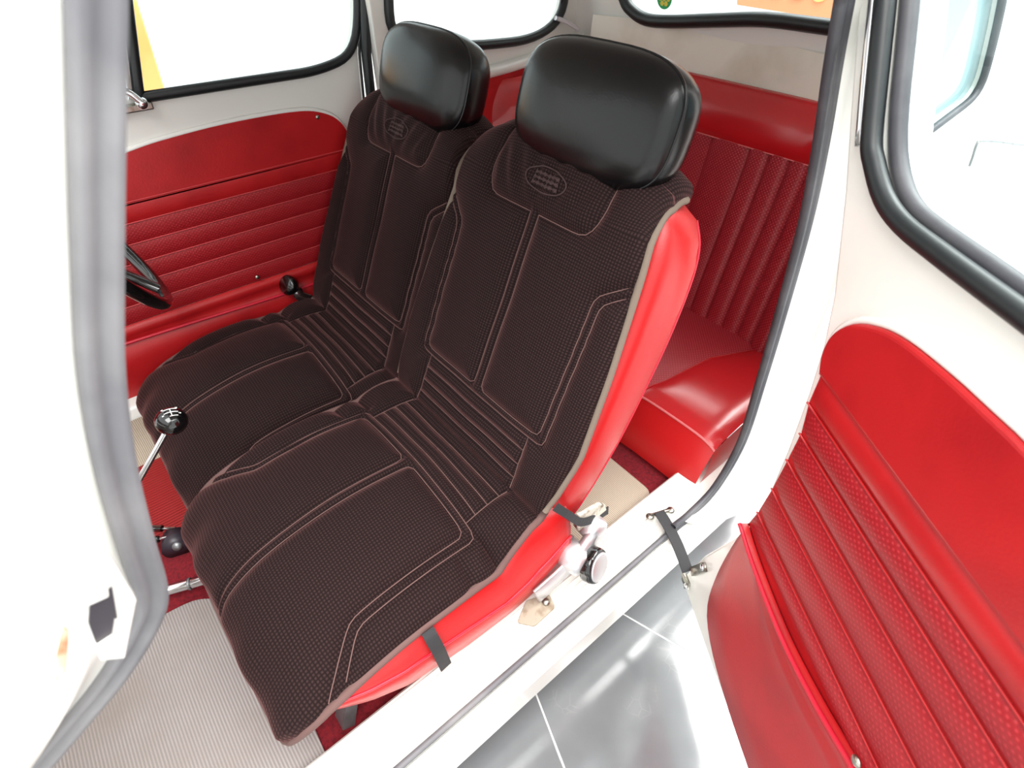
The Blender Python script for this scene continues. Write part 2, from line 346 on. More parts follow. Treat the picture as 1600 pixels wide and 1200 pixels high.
# sill
prof = [(0.415, -1.14), (0.415, -1.056), (0.410, -1.05), (0.326, -1.05), (0.322, -1.056), (0.312, -1.056), (0.308, -1.05), (0.298, -1.051), (0.293, -1.058), (0.288, -1.10), (0.292, -1.19), (0.32, -1.23), (0.40, -1.23)]
xs = np.array([-1.0, -0.5, 0.0, 0.4, 0.8, 1.02])
P = np.array([[(x, y, z) for (y, z) in prof] for x in xs])
grid('sill', Wp(P), WHITE, CAR, smooth=False)
sweep('sill_seal', Wp(np.array([(x, 0.317, -1.051) for x in np.linspace(-0.9, 0.76, 10)])), circ(0.006, 8), WORNRUB, CAR)
for k in range(6):
    y = 0.346+0.0115*k
    tube('tread_rib', Wp(np.array([(-0.9, y, -1.0495), (0.70+0.004*k, y, -1.0495)])), 0.0017, WHITE, CAR, 6)
# front pillar, its seal and the near front wing
seal_a_px = [(146, -60), (148, 0), (149, 200), (151, 400), (157, 580), (180, 730), (212, 850), (234, 925), (222, 975), (175, 1052), (110, 1130), (20, 1235)]
SA = catmull([ony(p, 0.315) for p in seal_a_px], 6)
sweep('door_opening_seal', Wp(SA), [(-a*0.55, -b*0.55) for a, b in [(0.010, -0.019), (0.011, -0.010), (0.004, -0.002), (0.010, 0.003), (0.016, 0.010), (0.013, 0.017), (0.0, 0.019), (-0.010, 0.016), (-0.010, -0.018), (0.0, -0.020)]][::-1], WORNRUB, CAR, up=(0, 1, 0))
JA = [SA+np.array([dx, dy, 0]) for dx, dy in ((0.0, 0.03), (-0.004, 0.004), (-0.016, -0.001), (-0.030, -0.006), (-0.04, -0.018), (-0.054, -0.032), (-0.08, -0.04))]
grid('front_door_jamb', Wp(np.array(JA)), WHITE, CAR, flip=True)
fa = SA[::6]+np.array([-0.070, 0, 0])
outa = [(p[0], p[2]) for p in fa]+[(-0.42, -0.7), (-0.42, -1.2), (-1.2, -1.2), (-1.25, -0.7), (-0.9, -0.52), (-0.42, -0.44), (-0.2, -0.2), (-0.06, 0.0)]
plate('front_wing', [outa], 0.02, 0.004, WHITE, Wp((0, 0.276, 0)), (1, 0, 0), (0, 0, 1), CAR)
# floor pan, firewall, far sill
box('floor_carpet', Wp((0.05, 0.91, -1.115)), (2.1, 1.0, 0.03), CARPET, CAR)
def slab(name, prof, x0, x1, m, parent, nx=12, uvk=1):
    P = np.array([[(x, y, z) for (y, z) in prof] for x in np.linspace(x0, x1, nx)])
    s = np.r_[0, np.cumsum(np.linalg.norm(np.diff(np.array(prof), axis=0), axis=1))]
    U = np.array([[(x, q) for q in s] for x in np.linspace(x0, x1, nx)]); return grid(name, Wp(P), m, parent, uv=U)
slab('centre_tunnel', [(0.86, -1.10), (0.875, -1.075), (0.90, -1.062), (1.0, -1.062), (1.03, -1.075), (1.05, -1.10)], -0.95, 0.8, CARPET, CAR)
slab('far_sill', [(1.385, -1.1), (1.39, -0.985), (1.40, -0.975), (1.48, -0.975)], -1.0, 1.0, INWHITE, CAR)
box('firewall', Wp((-0.98, 0.9, -0.85)), (0.02, 1.15, 0.6), INWHITE, CAR)
dash = slab('dashboard', [(0.36, -0.5), (0.4, -0.47), (0.9, -0.455), (1.4, -0.47), (1.44, -0.5)], -0.95, -0.42, INWHITE, CAR)
# roof
ys = np.linspace(0, 1, 15); xs = [0.0, 0.15, 0.4, 0.7, 1.0, 1.2, 1.36, 1.46]
zr = [-0.012, 0.0, 0.01, 0.012, 0.005, -0.01, -0.03, -0.055]
P = np.array([[(x, 0.34+1.11*t, z+0.075*(1-(2*t-1)**4)-0.004) for t in ys] for x, z in zip(xs, zr)])
grid('roof_lining', Wp(P), INWHITE, CAR)
grid('roof_skin', Wp(P+np.array([0, 0, 0.03])), WHITE, CAR, flip=True)
# far body side: pillar and rear quarter with its window (plane facing -Y, seen from inside)
fq = round_poly([(0.775, -0.272), (1.0, -0.312), (1.235, -0.322), (1.345, -0.285), (1.365, -0.20), (1.30, -0.06), (0.80, -0.05)], [0.06, 0.1, 0.08, 0.06, 0.06, 0.05, 0.05])
plate('far_quarter_lining', [[(0.735, -1.1), (1.36, -1.1), (1.42, -0.4), (1.42, -0.05), (0.9, 0.05), (0.735, 0.02)], fq], 0.03, 0.004, INWHITE, Wp((0, 1.40, 0)), (1, 0, 0), (0, 0, 1), CAR)
tube('far_quarter_window_seal', Wp(np.array([(a, 1.398, b) for a, b in fq])), 0.0125, BLACKRUB, CAR, closed=True)
plate('far_quarter_glass', [fq], 0.004, 0.0005, GLASS, Wp((0, 1.41, 0)), (1, 0, 0), (0, 0, 1), CAR)
tube('far_pillar_seal', Wp(np.array([(0.722, 1.43, -1.0), (0.712, 1.43, -0.5), (0.722, 1.43, -0.3), (0.745, 1.43, -0.17), (0.76, 1.43, 0.0)])), 0.013, BLACKRUB, CAR)
# far quarter red trim and the rounded ledge above it
tq = [(0.75, -1.08), (1.32, -1.08), (1.32, -0.372), (1.05, -0.395), (0.75, -0.385)]
plate('far_quarter_trim', [tq], 0.012, 0.003, RED, Wp((0, 1.386, 0)), (1, 0, 0), (0, 0, 1), CAR)
tube('far_quarter_ledge', Wp(catmull([(0.745, 1.392, -0.372), (0.9, 1.392, -0.378), (1.05, 1.392, -0.381), (1.2, 1.392, -0.372), (1.33, 1.385, -0.35), (1.41, 1.36, -0.335)], 6)), 0.016, INWHITE, CAR, 12)
# rear corner pillar and rear panel with window
arc = [(1.40, 1.41), (1.44, 1.395), (1.475, 1.37), (1.50, 1.335), (1.515, 1.30), (1.52, 1.25)]
P = np.array([[(x-(0.14*t)*min(1, k_/4), y, -1.0+1.02*t) for k_, (x, y) in enumerate(arc)] for t in np.linspace(0, 1, 8)])
grid('rear_corner_lining', Wp(P), INWHITE, CAR)
P2 = P.copy(); P2[..., 1] = 2*CAR_C-P2[..., 1]
grid('rear_corner_lining', Wp(P2), INWHITE, CAR, flip=True)
TILT = math.atan2(0.14, 1.02); er = np.array([-math.sin(TILT), 0, math.cos(TILT)])
RO = np.array([1.52-0.14*(0.74/1.02), 0, -0.26])       # plane of the rear window, at its lower edge
nr = np.cross(np.array([0, -1.0, 0]), er)
def onrear(p):
    d = ray(p); k = (RO@nr)/(d@nr); q = d*k; return (-q[1], (q-RO)@er)
rw_px = [onrear(p) for p in [(968, -40), (978, 0), (990, 17), (1012, 30), (1050, 33), (1120, 31), (1200, 30), (1300, 42)]]
bl = rw_px[-1][1]
rwl = [tuple(q) for q in catmull(rw_px, 4)]+[(-0.60, bl+0.004), (-0.55, bl+0.02), (-0.53, bl+0.05), (-0.55, 0.15), (-0.62, 0.23), (-2*CAR_C+0.62, 0.23)]
outr = [(-1.30, -0.8), (-0.50, -0.8), (-0.50, 0.28), (-1.30, 0.28)]
plate('rear_panel', [outr, rwl], 0.012, 0.003, INWHITE, Wp(RO), (0, -1, 0), er, CAR)
ring = np.array([RO+np.array([0, -a, 0])+er*b for a, b in rwl])
tube('rear_window_seal', Wp(ring+nr*0.004), 0.0155, BLACKRUB, CAR, closed=True, n=10)
plate('rear_glass', [rwl], 0.004, 0.0005, GLASS, Wp(RO-nr*0.004), (0, -1, 0), er, CAR)
# cloth behind the bench
yy = np.linspace(0.44, 1.32, 40)
prof = [(1.408, -0.262), (1.404, -0.285), (1.402, -0.31), (1.402, -0.335), (1.402, -0.36), (1.395, -0.39)]
P = np.array([[(x-0.02*(abs(y-CAR_C)/0.44)**3+0.004*math.sin(9*y)*(z+0.36)*10, y, z+0.006*math.sin(7*y+1)-0.0*y) for y in yy] for x, z in prof])
P[..., 0] += 0.012
grid('rear_shelf_cloth', Wp(P), CLOTH, CAR)
# clear catch of the far rear window
tube('window_catch', Wp(catmull([ony((868, 28), 1.385), ony((885, 34), 1.375), ony((904, 46), 1.365)], 4)), 0.006, PLASTIC, CAR, 8, ry=0.010)
# sticker on the rear window
stc = onrear((1040, -3)); stp = RO+np.array([0, -stc[0], 0])+er*stc[1]-nr*0.0
lathe('sticker', [(0.024, 0.004), (0.024, 0.0045)], Wp(stp), nr, GREENST, CAR, 28, False)
for k in range(7):
    q = 2*math.pi*k/6; rr = 0.0125 if k < 6 else 0
    lathe('sticker_print', [(0.0062, 0.0046), (0.0062, 0.005)], Wp(stp+(np.array([0, -math.cos(q), 0])+er*math.sin(q))*rr), nr, YELST, CAR, 6, False)
# striker pocket on the front jamb
sc = ony((150, 920), 0.285)
def jp(px, y): return Wp(ony(px, y))
def poly_plate(name, pts, y, th, bev, m, parent):
    L = [(ony(p, y)[0], ony(p, y)[2]) for p in pts]; return plate(name, [L], th, bev, m, Wp((0, y, 0)), (1, 0, 0), (0, 0, 1), parent)
poly_plate('striker_plate', [(112, 880), (170, 868), (214, 940), (196, 1030), (158, 1034), (118, 960)], 0.268, 0.01, 0.002, WHITE, CAR)
poly_plate('striker_recess_shade', [(140, 948), (176, 918), (184, 965), (178, 1000), (152, 1012), (138, 975)], 0.2665, 0.003, 0.0005, DARK, CAR)  # flat dark plate; the shade inside the hole is in its colour
poly_plate('striker_block', [(112, 882), (164, 870), (172, 935), (126, 956)], 0.262, 0.02, 0.003, WHITE, CAR)
poly_plate('striker_tongue', [(182, 975), (196, 985), (195, 1012), (160, 1030), (148, 1020), (178, 1000)], 0.262, 0.012, 0.002, WHITE, CAR)
poly_plate('rust_patch', [(100, 985), (108, 990), (104, 1050), (82, 1072), (88, 1040)], 0.252, 0.004, 0.0005, RUST, CAR)

# ================================================================== door makers
def dots(prefix): pass
# ---- far door, closed: plane facing -Y at Y=1.45
YD = 1.45
def fp(p): q = ony(p, YD); return (q[0], q[2])
win = round_poly([(0.207, -0.318), (0.60, -0.322), (0.70, -0.30), (0.735, -0.19), (0.74, -0.05), (0.28, -0.05)], [0.006, 0.05, 0.09, 0.09, 0.03, 0.02], 6)
vent = [(0.185, -0.318), (0.255, -0.06), (0.1, -0.1), (-0.12, -0.30), (-0.12, -0.318)]
shell = [(-0.5, -1.0), (0.69, -1.0), (0.70, -0.45), (0.712, -0.30), (0.745, -0.16), (0.76, 0.0), (0.1, 0.0), (-0.45, -0.35)]
FD = plate('door', [shell, win, vent], 0.04, 0.005, INWHITE, Wp((0, YD, 0)), (1, 0, 0), (0, 0, 1), CAR)
tag(FD, 'closed driver door with red pleated trim')
top = catmull([(-0.5, -0.53), (-0.2, -0.47), (0.0, -0.437), (0.132, -0.418), (0.213, -0.407), (0.352, -0.399), (0.503, -0.401), (0.575, -0.413), (0.625, -0.445), (0.65, -0.51)], 5)
LZ = [-0.510, -0.555, -0.601, -0.646, -0.692, -0.743, -0.787]
up_loop = [tuple(p) for p in top]+[(0.65, LZ[0]), (-0.5, LZ[0])]
plate('upper_trim', [up_loop], 0.012, 0.004, RED, Wp((0, YD-0.008, 0)), (1, 0, 0), (0, 0, 1), FD)
# bead along the top of the trim on the white shell
tube('trim_bead', Wp(np.array([(a, YD-0.002, b+0.006) for a, b in top])), 0.006, INWHITE, FD, 8)
for k in range(6):
    X = np.linspace(-0.5, 0.645, 20)
    T_ = np.array([(x, YD-0.006, LZ[k]-0.0005) for x in X]); B_ = np.array([(x, YD-0.005, LZ[k+1]+0.0005) for x in X])
    puff_strip('pleat', Wp(T_), Wp(B_), (0, -1, 0), 0.0035, RED if k == 0 else REDTEX, FD)
    tube('pleat_welt', Wp(np.array([(x, YD-0.0075, LZ[k]) for x in X])), 0.0015, REDWELT, FD, 6)
P = np.array([[(x, YD-0.006-d, z) for x in np.linspace(-0.5, 0.64, 16)] for z, d in ((-0.787, 0.0), (-0.790, 0.008), (-0.80, 0.012), (-0.812, 0.010), (-0.822, 0.004), (-0.835, 0.012), (-0.85, 0.02), (-0.88, 0.022), (-1.0, 0.01))])
grid('pocket', Wp(P), RED, FD)
tube('pocket_welt', Wp(catmull([(-0.4, YD-0.018, -0.815), (0.0, YD-0.02, -0.825), (0.35, YD-0.022, -0.84), (0.6, YD-0.018, -0.845)], 6)), 0.004, REDPIPE, FD, 8)
screw('screw', Wp(ony((496, 183), YD-0.012)), (0, -1, 0), 0.005, FD); screw('screw', Wp(ony((402, 433), YD-0.016)), (0, -1, 0), 0.006, FD)
tube('window_seal', Wp(np.array([(a, YD-0.002, b) for a, b in win])), 0.011, BLACKRUB, FD, closed=True)
plate('window_glass', [win], 0.004, 0.0005, GLASS, Wp((0, YD+0.015, 0)), (1, 0, 0), (0, 0, 1), FD)
plate('vent_glass', [vent], 0.004, 0.0005, GLASS, Wp((0, YD+0.015, 0)), (1, 0, 0), (0, 0, 1), FD)
tube('vent_frame', Wp(np.array([(0.192, YD-0.004, -0.318), (0.2665, YD-0.004, -0.04)])), 0.007, CHROME, FD)
tube('vent_post_seal', Wp(np.array([(0.206, YD-0.003, -0.318), (0.28, YD-0.003, -0.04)])), 0.0065, BLACKRUB, FD)
box('vent_sill', Wp((0.14, YD-0.006, -0.333)), (0.17, 0.022, 0.014), OLDCHROME, FD)
vl = ony((205, 150), YD-0.02)
tube('vent_latch', Wp(catmull([vl+np.array([-0.05, 0, -0.005]), vl+np.array([-0.01, -0.01, 0.012]), vl+np.array([0.012, -0.012, -0.012])], 5)), 0.007, CHROME, FD, 10)
lathe('vent_latch_pivot', [(0.012, 0), (0.012, 0.012), (0.008, 0.016), (0.001, 0.016)], Wp(vl+np.array([0.012, 0.0, -0.014])), (0, -1, 0), CHROME, FD, 16)
tube('door_edge_welt', Wp(np.array([(0.69, YD-0.004, -0.9), (0.70, YD-0.004, -0.45), (0.712, YD-0.004, -0.30), (0.742, YD-0.004, -0.16), (0.757, YD-0.004, 0.0)])), 0.004, BLACKRUB, FD, 6)

# ---- near door, open on its rear hinges
CD = -0.4184; TH = math.radians(234)
E1 = np.array([math.cos(TH), math.sin(TH), 0]); ND = np.array([math.cos(TH-math.pi/2), math.sin(TH-math.pi/2), 0]); EZ = np.array([0, 0, 1.0])
DO = ND*CD                                                # point of the door plane level with the lens
def dd(p, off=0.0):
    d = ray(p); q = d*((CD+off)/(d@ND)); return (q@E1, q[2])
def d3(a, off=0.0):
    a = np.asarray(a, float); return DO+np.outer(a[:, 0], E1)+np.outer(a[:, 1], EZ)+ND*off
# ND = e1 x e2 needs e1 = E1s so that the visible face looks along ND
EA = -E1 if np.dot(np.cross(E1, EZ), ND) < 0 else E1
SG = -1 if EA is not E1 else 1
def dplate(name, loops, thick, bev, m, off, smooth=False):
    return plate(name, [[(SG*a, b) for a, b in L] for L in loops], thick, bev, m, Wp(DO+ND*off), EA, EZ, OD, smooth)
TE = 0.17                                                 # far (latch) edge of the door along E1
left = [dd(p) for p in [(1349, -60), (1340, 0), (1326, 180), (1318, 300), (1301, 460), (1284, 540), (1262, 612), (1230, 700), (1192, 790), (1150, 838), (1100, 868), (1068, 900), (1072, 925), (1112, 1040), (1170, 1200)]]
zb = left[-1][1]
dshell = left+[(TE-0.1, zb), (TE, zb+0.12), (TE+0.02, -0.5), (TE, -0.25), (0.02, 0.17), (-0.3, 0.18), (left[0][0], 0.18)]
dwin_px = [(1386, -60), (1383, 0), (1373, 100), (1362, 215), (1366, 255), (1382, 310), (1412, 352), (1470, 398), (1540, 450), (1600, 494)]
dw = [dd(p) for p in dwin_px]; slope = (dw[-1][1]-dw[-2][1])/(dw[-1][0]-dw[-2][0])
dwin = [tuple(q) for q in catmull(dw, 4)]+[(0.02, dw[-1][1]+slope*0.25*(0.02-dw[-1][0])), (0.02, -0.05), (-0.05, 0.14), (-0.62, 0.14)]
OD = plate('door', [[(SG*a, b) for a, b in L] for L in [dshell, dwin]], 0.07, 0.006, WHITE, Wp(DO), EA, EZ, CAR)
tag(OD, 'open passenger door showing red pleated trim')
wl = d3(dwin, 0.0)
sweep('window_seal', Wp(wl), circ(0.0105, 10), BLACKRUB, OD, up=ND, closed=True)
# inner lip: grey run-channel inside the opening (upright side) and bright frame strip
ch = catmull([dd(p) for p in [(1394, -60), (1391, 0), (1383, 90), (1376, 165), (1374, 235), (1383, 290), (1402, 328), (1440, 362), (1510, 414), (1600, 482), (1680, 545)]], 4)
tube('run_channel', Wp(d3(ch, -0.02)), 0.009, RUBBER, OD, 8)
fs = catmull([dd(p) for p in [(1372, -60), (1370, 0), (1358, 120), (1349, 228)]], 4)
tube('frame_strip', Wp(d3(fs, 0.004)), 0.005, CHROME, OD, 8)
dplate('window_glass', [dwin], 0.004, 0.0005, GLASS, -0.035)
# red trim: plain upper field, then pleats between level welts, then the pocket
def dl(px): return [dd(p) for p in px]
edge_px = [(1292, 582), (1272, 627), (1259, 676), (1238, 717), (1214, 762), (1191, 799), (1176, 817)]
NZ = [dd(p)[1] for p in edge_px]; NT = [dd(p)[0] for p in edge_px]
NZ = list(np.linspace(NZ[0], NZ[0]-0.047, 2))+[None]*5
NZ[2:] = [float(v) for v in np.array([dd(p)[1] for p in edge_px[2:]])]
topc = catmull(dl([(1292, 582), (1297, 552), (1312, 523), (1343, 506), (1385, 511), (1430, 533), (1500, 588), (1560, 642), (1600, 678)]), 4)
tz = topc[-1]
upl = [tuple(q) for q in topc]+[(-0.05, tz[1]-0.005), (0.08, tz[1]-0.05), (TE-0.03, NZ[0]-0.0)]
dplate('upper_trim', [upl], 0.012, 0.005, RED, 0.012)
tube('trim_bead', Wp(d3([(a, b+0.004) for a, b in topc]+[(-0.05, tz[1]-0.001)], 0.003)), 0.005, WHITE, OD, 8)
uvd = lambda q: (q[..., 0]*E1[0]+q[..., 1]*E1[1], q[..., 2])
for k in range(6):
    T_ = [(t, NZ[k]-0.0005) for t in np.linspace(NT[k], TE-0.03, 24)]; B_ = [(t, NZ[k+1]+0.0005) for t in np.linspace(NT[k+1], TE-0.03, 24)]
    puff_strip('pleat', Wp(d3(T_, 0.006)), Wp(d3(B_, 0.006)), ND, 0.0055, RED if k == 0 else REDTEX, OD, uvf=uvd)
    tube('pleat_welt', Wp(d3(T_, 0.0085)), 0.0014, RED, OD, 6)
# pocket: smooth red panel with a raised rim, its hem bowed out
hem = catmull(dl([(1176, 817), (1199, 885), (1244, 994), (1300, 1099), (1360, 1196)]), 5)
zl = hem[-1][1]; hem = np.vstack([hem, [(0.0, zl-0.002), (TE-0.05, zl)]])
dplate('trim_board', [[(t, z) for t, z in zip(NT, NZ)]+[(t, z-0.004) for t, z in hem[1:-1]]+[(TE-0.03, zl), (TE-0.03, NZ[0])]], 0.008, 0.002, RED, 0.0065)
lowb = catmull(dl([(1176, 817), (1150, 850), (1122, 898), (1106, 948), (1112, 1010), (1138, 1105), (1172, 1205)]), 5)
low2 = np.vstack([lowb, [(-0.1, lowb[-1][1]), (TE-0.05, lowb[-1][1]+0.01)]])
A_ = resample(hem, 40); B_ = resample(low2, 40); rowsP = []
for t, o in ((0, 0.008), (0.0, 0.020), (0.03, 0.022), (0.07, 0.016), (0.12, 0.012), (0.16, 0.015), (0.2, 0.012), (0.3, 0.010), (0.5, 0.009), (0.75, 0.008), (0.96, 0.007), (1.0, 0.001)):
    rowsP.append(d3(A_*(1-t)+B_*t, o))
grid('pocket', Wp(np.array(rowsP)), RED, OD)
tube('pocket_rim', Wp(d3(A_, 0.0215)), 0.0035, REDPIPE, OD, 8)
screw('screw', Wp(d3([dd((1345, 1189), 0.02)], 0.024)[0]), ND, 0.007, OD)
# check-strap eyes on the door
def eye(px, px2):
    a = d3([dd(px, 0.004)], 0.004)[0]; b = d3([dd(px2, 0.004)], 0.004)[0]
    ob = sweep('strap_eye', Wp(np.array([a, a*0.5+b*0.5, b])), [(0.004, 0.009), (0.004, -0.009), (-0.004, -0.009), (-0.004, 0.009)], OLDCHROME, OD, up=ND)
    screw('screw', Wp(b+ND*0.004), ND, 0.007, OD, CHROME)
eye((1068, 900), (1075, 916)); eye((1082, 893), (1101, 886))

# ================================================================== door check strap
p0 = onz((1030, 800), -1.028); p1 = d3([dd((1076, 893), 0.01)], 0.012)[0]
CS = thing('door_check_strap', Wp(p0), 'black leather door check strap with worn screw heads, between sill and open door', 'strap')
side = np.cross(p1-p0, np.array([0, 0, 1.0])); side /= np.linalg.norm(side); nrm = np.cross(side, p1-p0); nrm /= np.linalg.norm(nrm)
sweep('strap', Wp(np.array([p0+(p1-p0)*t+np.array([0, 0, 0.013*math.sin(math.pi*t)]) for t in np.linspace(0, 1, 12)])), [(0.0015, 0.012), (0.0015, -0.012), (-0.0015, -0.012), (-0.0015, 0.012)], ELASTIC, CS, up=nrm, smooth=False)
sx_ = p1-p0; sx_ /= np.linalg.norm(sx_)
tube('pin', Wp(np.array([p0-side*0.03+np.array([0, 0, -0.004]), p0+side*0.022+np.array([0, 0, -0.004])])), 0.0045, OLDCHROME, CS)
for s in (-0.03, 0.022):
    screw('screw', Wp(p0+side*s+np.array([0, 0, -0.008])), (0, 0, 1), 0.009, CS)
screw('rivet', Wp(p0+(p1-p0)*0.82+nrm*0.001), nrm, 0.005, CS, STEEL)

# ================================================================== front seats
BS = np.array([0.404, 0, 0.915]); BN = np.array([0.915, 0, -0.404])    # up the backrest, and back through it
CR = np.array([0.41, 0, -0.832])
prof_pts = [(-0.505, -0.088, -0.925), (-0.485, -0.076, -0.893), (-0.455, -0.050, -0.862), (-0.40, 0.002, -0.832), (-0.30, 0.10, -0.808), (-0.20, 0.205, -0.803), (-0.10, 0.308, -0.812), (-0.03, 0.38, -0.826), (0.0, 0.41, -0.832), (0.03, 0.424, -0.803)]
for v in (0.1, 0.2, 0.3, 0.4, 0.5): prof_pts.append((v, CR[0]+BS[0]*v, CR[2]+BS[2]*v))
prof_pts += [(0.55, 0.636, -0.333), (0.585, 0.657, -0.308), (0.62, 0.686, -0.298), (0.655, 0.72, -0.305), (0.68, 0.742, -0.325)]
prof_pts = np.array(prof_pts); PK = prof_pts.copy()
_k = int(np.where(PK[:, 0] == 0.0)[0][0])
prof_pts = np.vstack([catmull(PK[:_k+1], 6)[:-1], catmull(PK[_k:], 6)])
def seat_surface(U, V, hwf, drop=True):
    x = np.interp(V, prof_pts[:, 0], prof_pts[:, 1]); z = np.interp(V, prof_pts[:, 0], prof_pts[:, 2])
    a = U/hwf(V); far = a > 0
    wc = np.clip((0.02-V)/0.12, 0, 1); wb = np.clip((V-0.0)/0.12, 0, 1)
    dropz = np.where(far, 0.034, 0.075)*np.abs(a)**2.2*np.clip(-V/0.10, 0.25, 1)
    z = z-dropz*wc
    bk = np.where(far, 0.010, 0.012)*np.abs(a)**3*wb
    x = x+bk*BN[0]; z = z+bk*BN[2]
    sh = np.clip((V-0.50)/0.1, 0, 1)*np.where(far, 0.050, 0.046)*np.abs(a)**3
    z = z-sh
    return np.stack([x, U, z], -1)
def hw_cover(V): return np.interp(V, [-0.505, -0.49, -0.47, -0.44, -0.40, -0.2, -0.05, 0.0, 0.06, 0.15, 0.3, 0.45, 0.55, 0.68], [0.205, 0.225, 0.238, 0.247, 0.25, 0.25, 0.246, 0.24, 0.250, 0.258, 0.246, 0.228, 0.210, 0.19])
def mirror(L): return [(-a, b) for a, b in L]
half_lines = [
    round_poly([(0.010, 0.468), (0.010, 0.130), (0.172, 0.130), (0.172, 0.395), (0.246, 0.452)], 0.014, 4, False),
    round_poly([(0.0, 0.117), (0.187, 0.117), (0.187, 0.388), (0.25, 0.437)], 0.014, 4, False),
    round_poly([(0.128, 0.60), (0.134, 0.505), (0.118, 0.468), (0.010, 0.468)], 0.02, 4, False),
    [(0.152, 0.117), (0.158, 0.006)], [(0.0, 0.088), (0.153, 0.088)], [(0.0, 0.057), (0.155, 0.057)], [(0.0, 0.028), (0.157, 0.028)], [(0.0, 0.003), (0.238, 0.003)],
    [(0.160, -0.012), (0.160, -0.105)], [(0.0, -0.030), (0.160, -0.030)], [(0.0, -0.056), (0.160, -0.056)], [(0.0, -0.082), (0.160, -0.082)],
    round_poly([(0.008, -0.49), (0.010, -0.12), (0.176, -0.12), (0.182, -0.335), (0.243, -0.415)], 0.014, 4, False),
    round_poly([(0.0, -0.106), (0.190, -0.106), (0.196, -0.33), (0.247, -0.39)], 0.014, 4, False),
    [(0.19, -0.10), (0.247, -0.10)], [(0.197, -0.15), (0.247, -0.155)],
]
LINES = []
for L in half_lines: LINES.append(np.array(L)); LINES.append(np.array(mirror(L)))
SEG = np.concatenate([np.concatenate([L[:-1], L[1:]], 1) for L in LINES])
def cover_height(U, V):
    d = np.full(U.shape, 9.0)
    for x0, y0, x1, y1 in SEG:
        dx, dy = x1-x0, y1-y0; t = np.clip(((U-x0)*dx+(V-y0)*dy)/(dx*dx+dy*dy+1e-12), 0, 1)
        d = np.minimum(d, np.hypot(U-x0-t*dx, V-y0-t*dy))
    h = 0.0165*(1-np.exp(-d/0.013))
    yk = np.clip((V-0.475)/0.03, 0, 1)*np.clip((0.13-np.abs(U))/0.03, 0, 1)          # gathered folds of the top pocket
    fold = 0.0022*np.sin(150*(np.abs(U)-0.5*(V-0.47))+1.0)*yk*np.clip((0.57-V)/0.03, 0, 1)
    loose = 0.0010*np.sin(40*U+17*V)*np.sin(23*V-9*U)
    front = np.clip((-0.42-V)/0.05, 0, 1)*0.003*np.sin(60*U+2)
    return h+fold+loose+front
def normals(P):
    du = np.gradient(P, axis=1); dv = np.gradient(P, axis=0); n = np.cross(du, dv); return n/np.maximum(np.linalg.norm(n, axis=-1, keepdims=True), 1e-12)
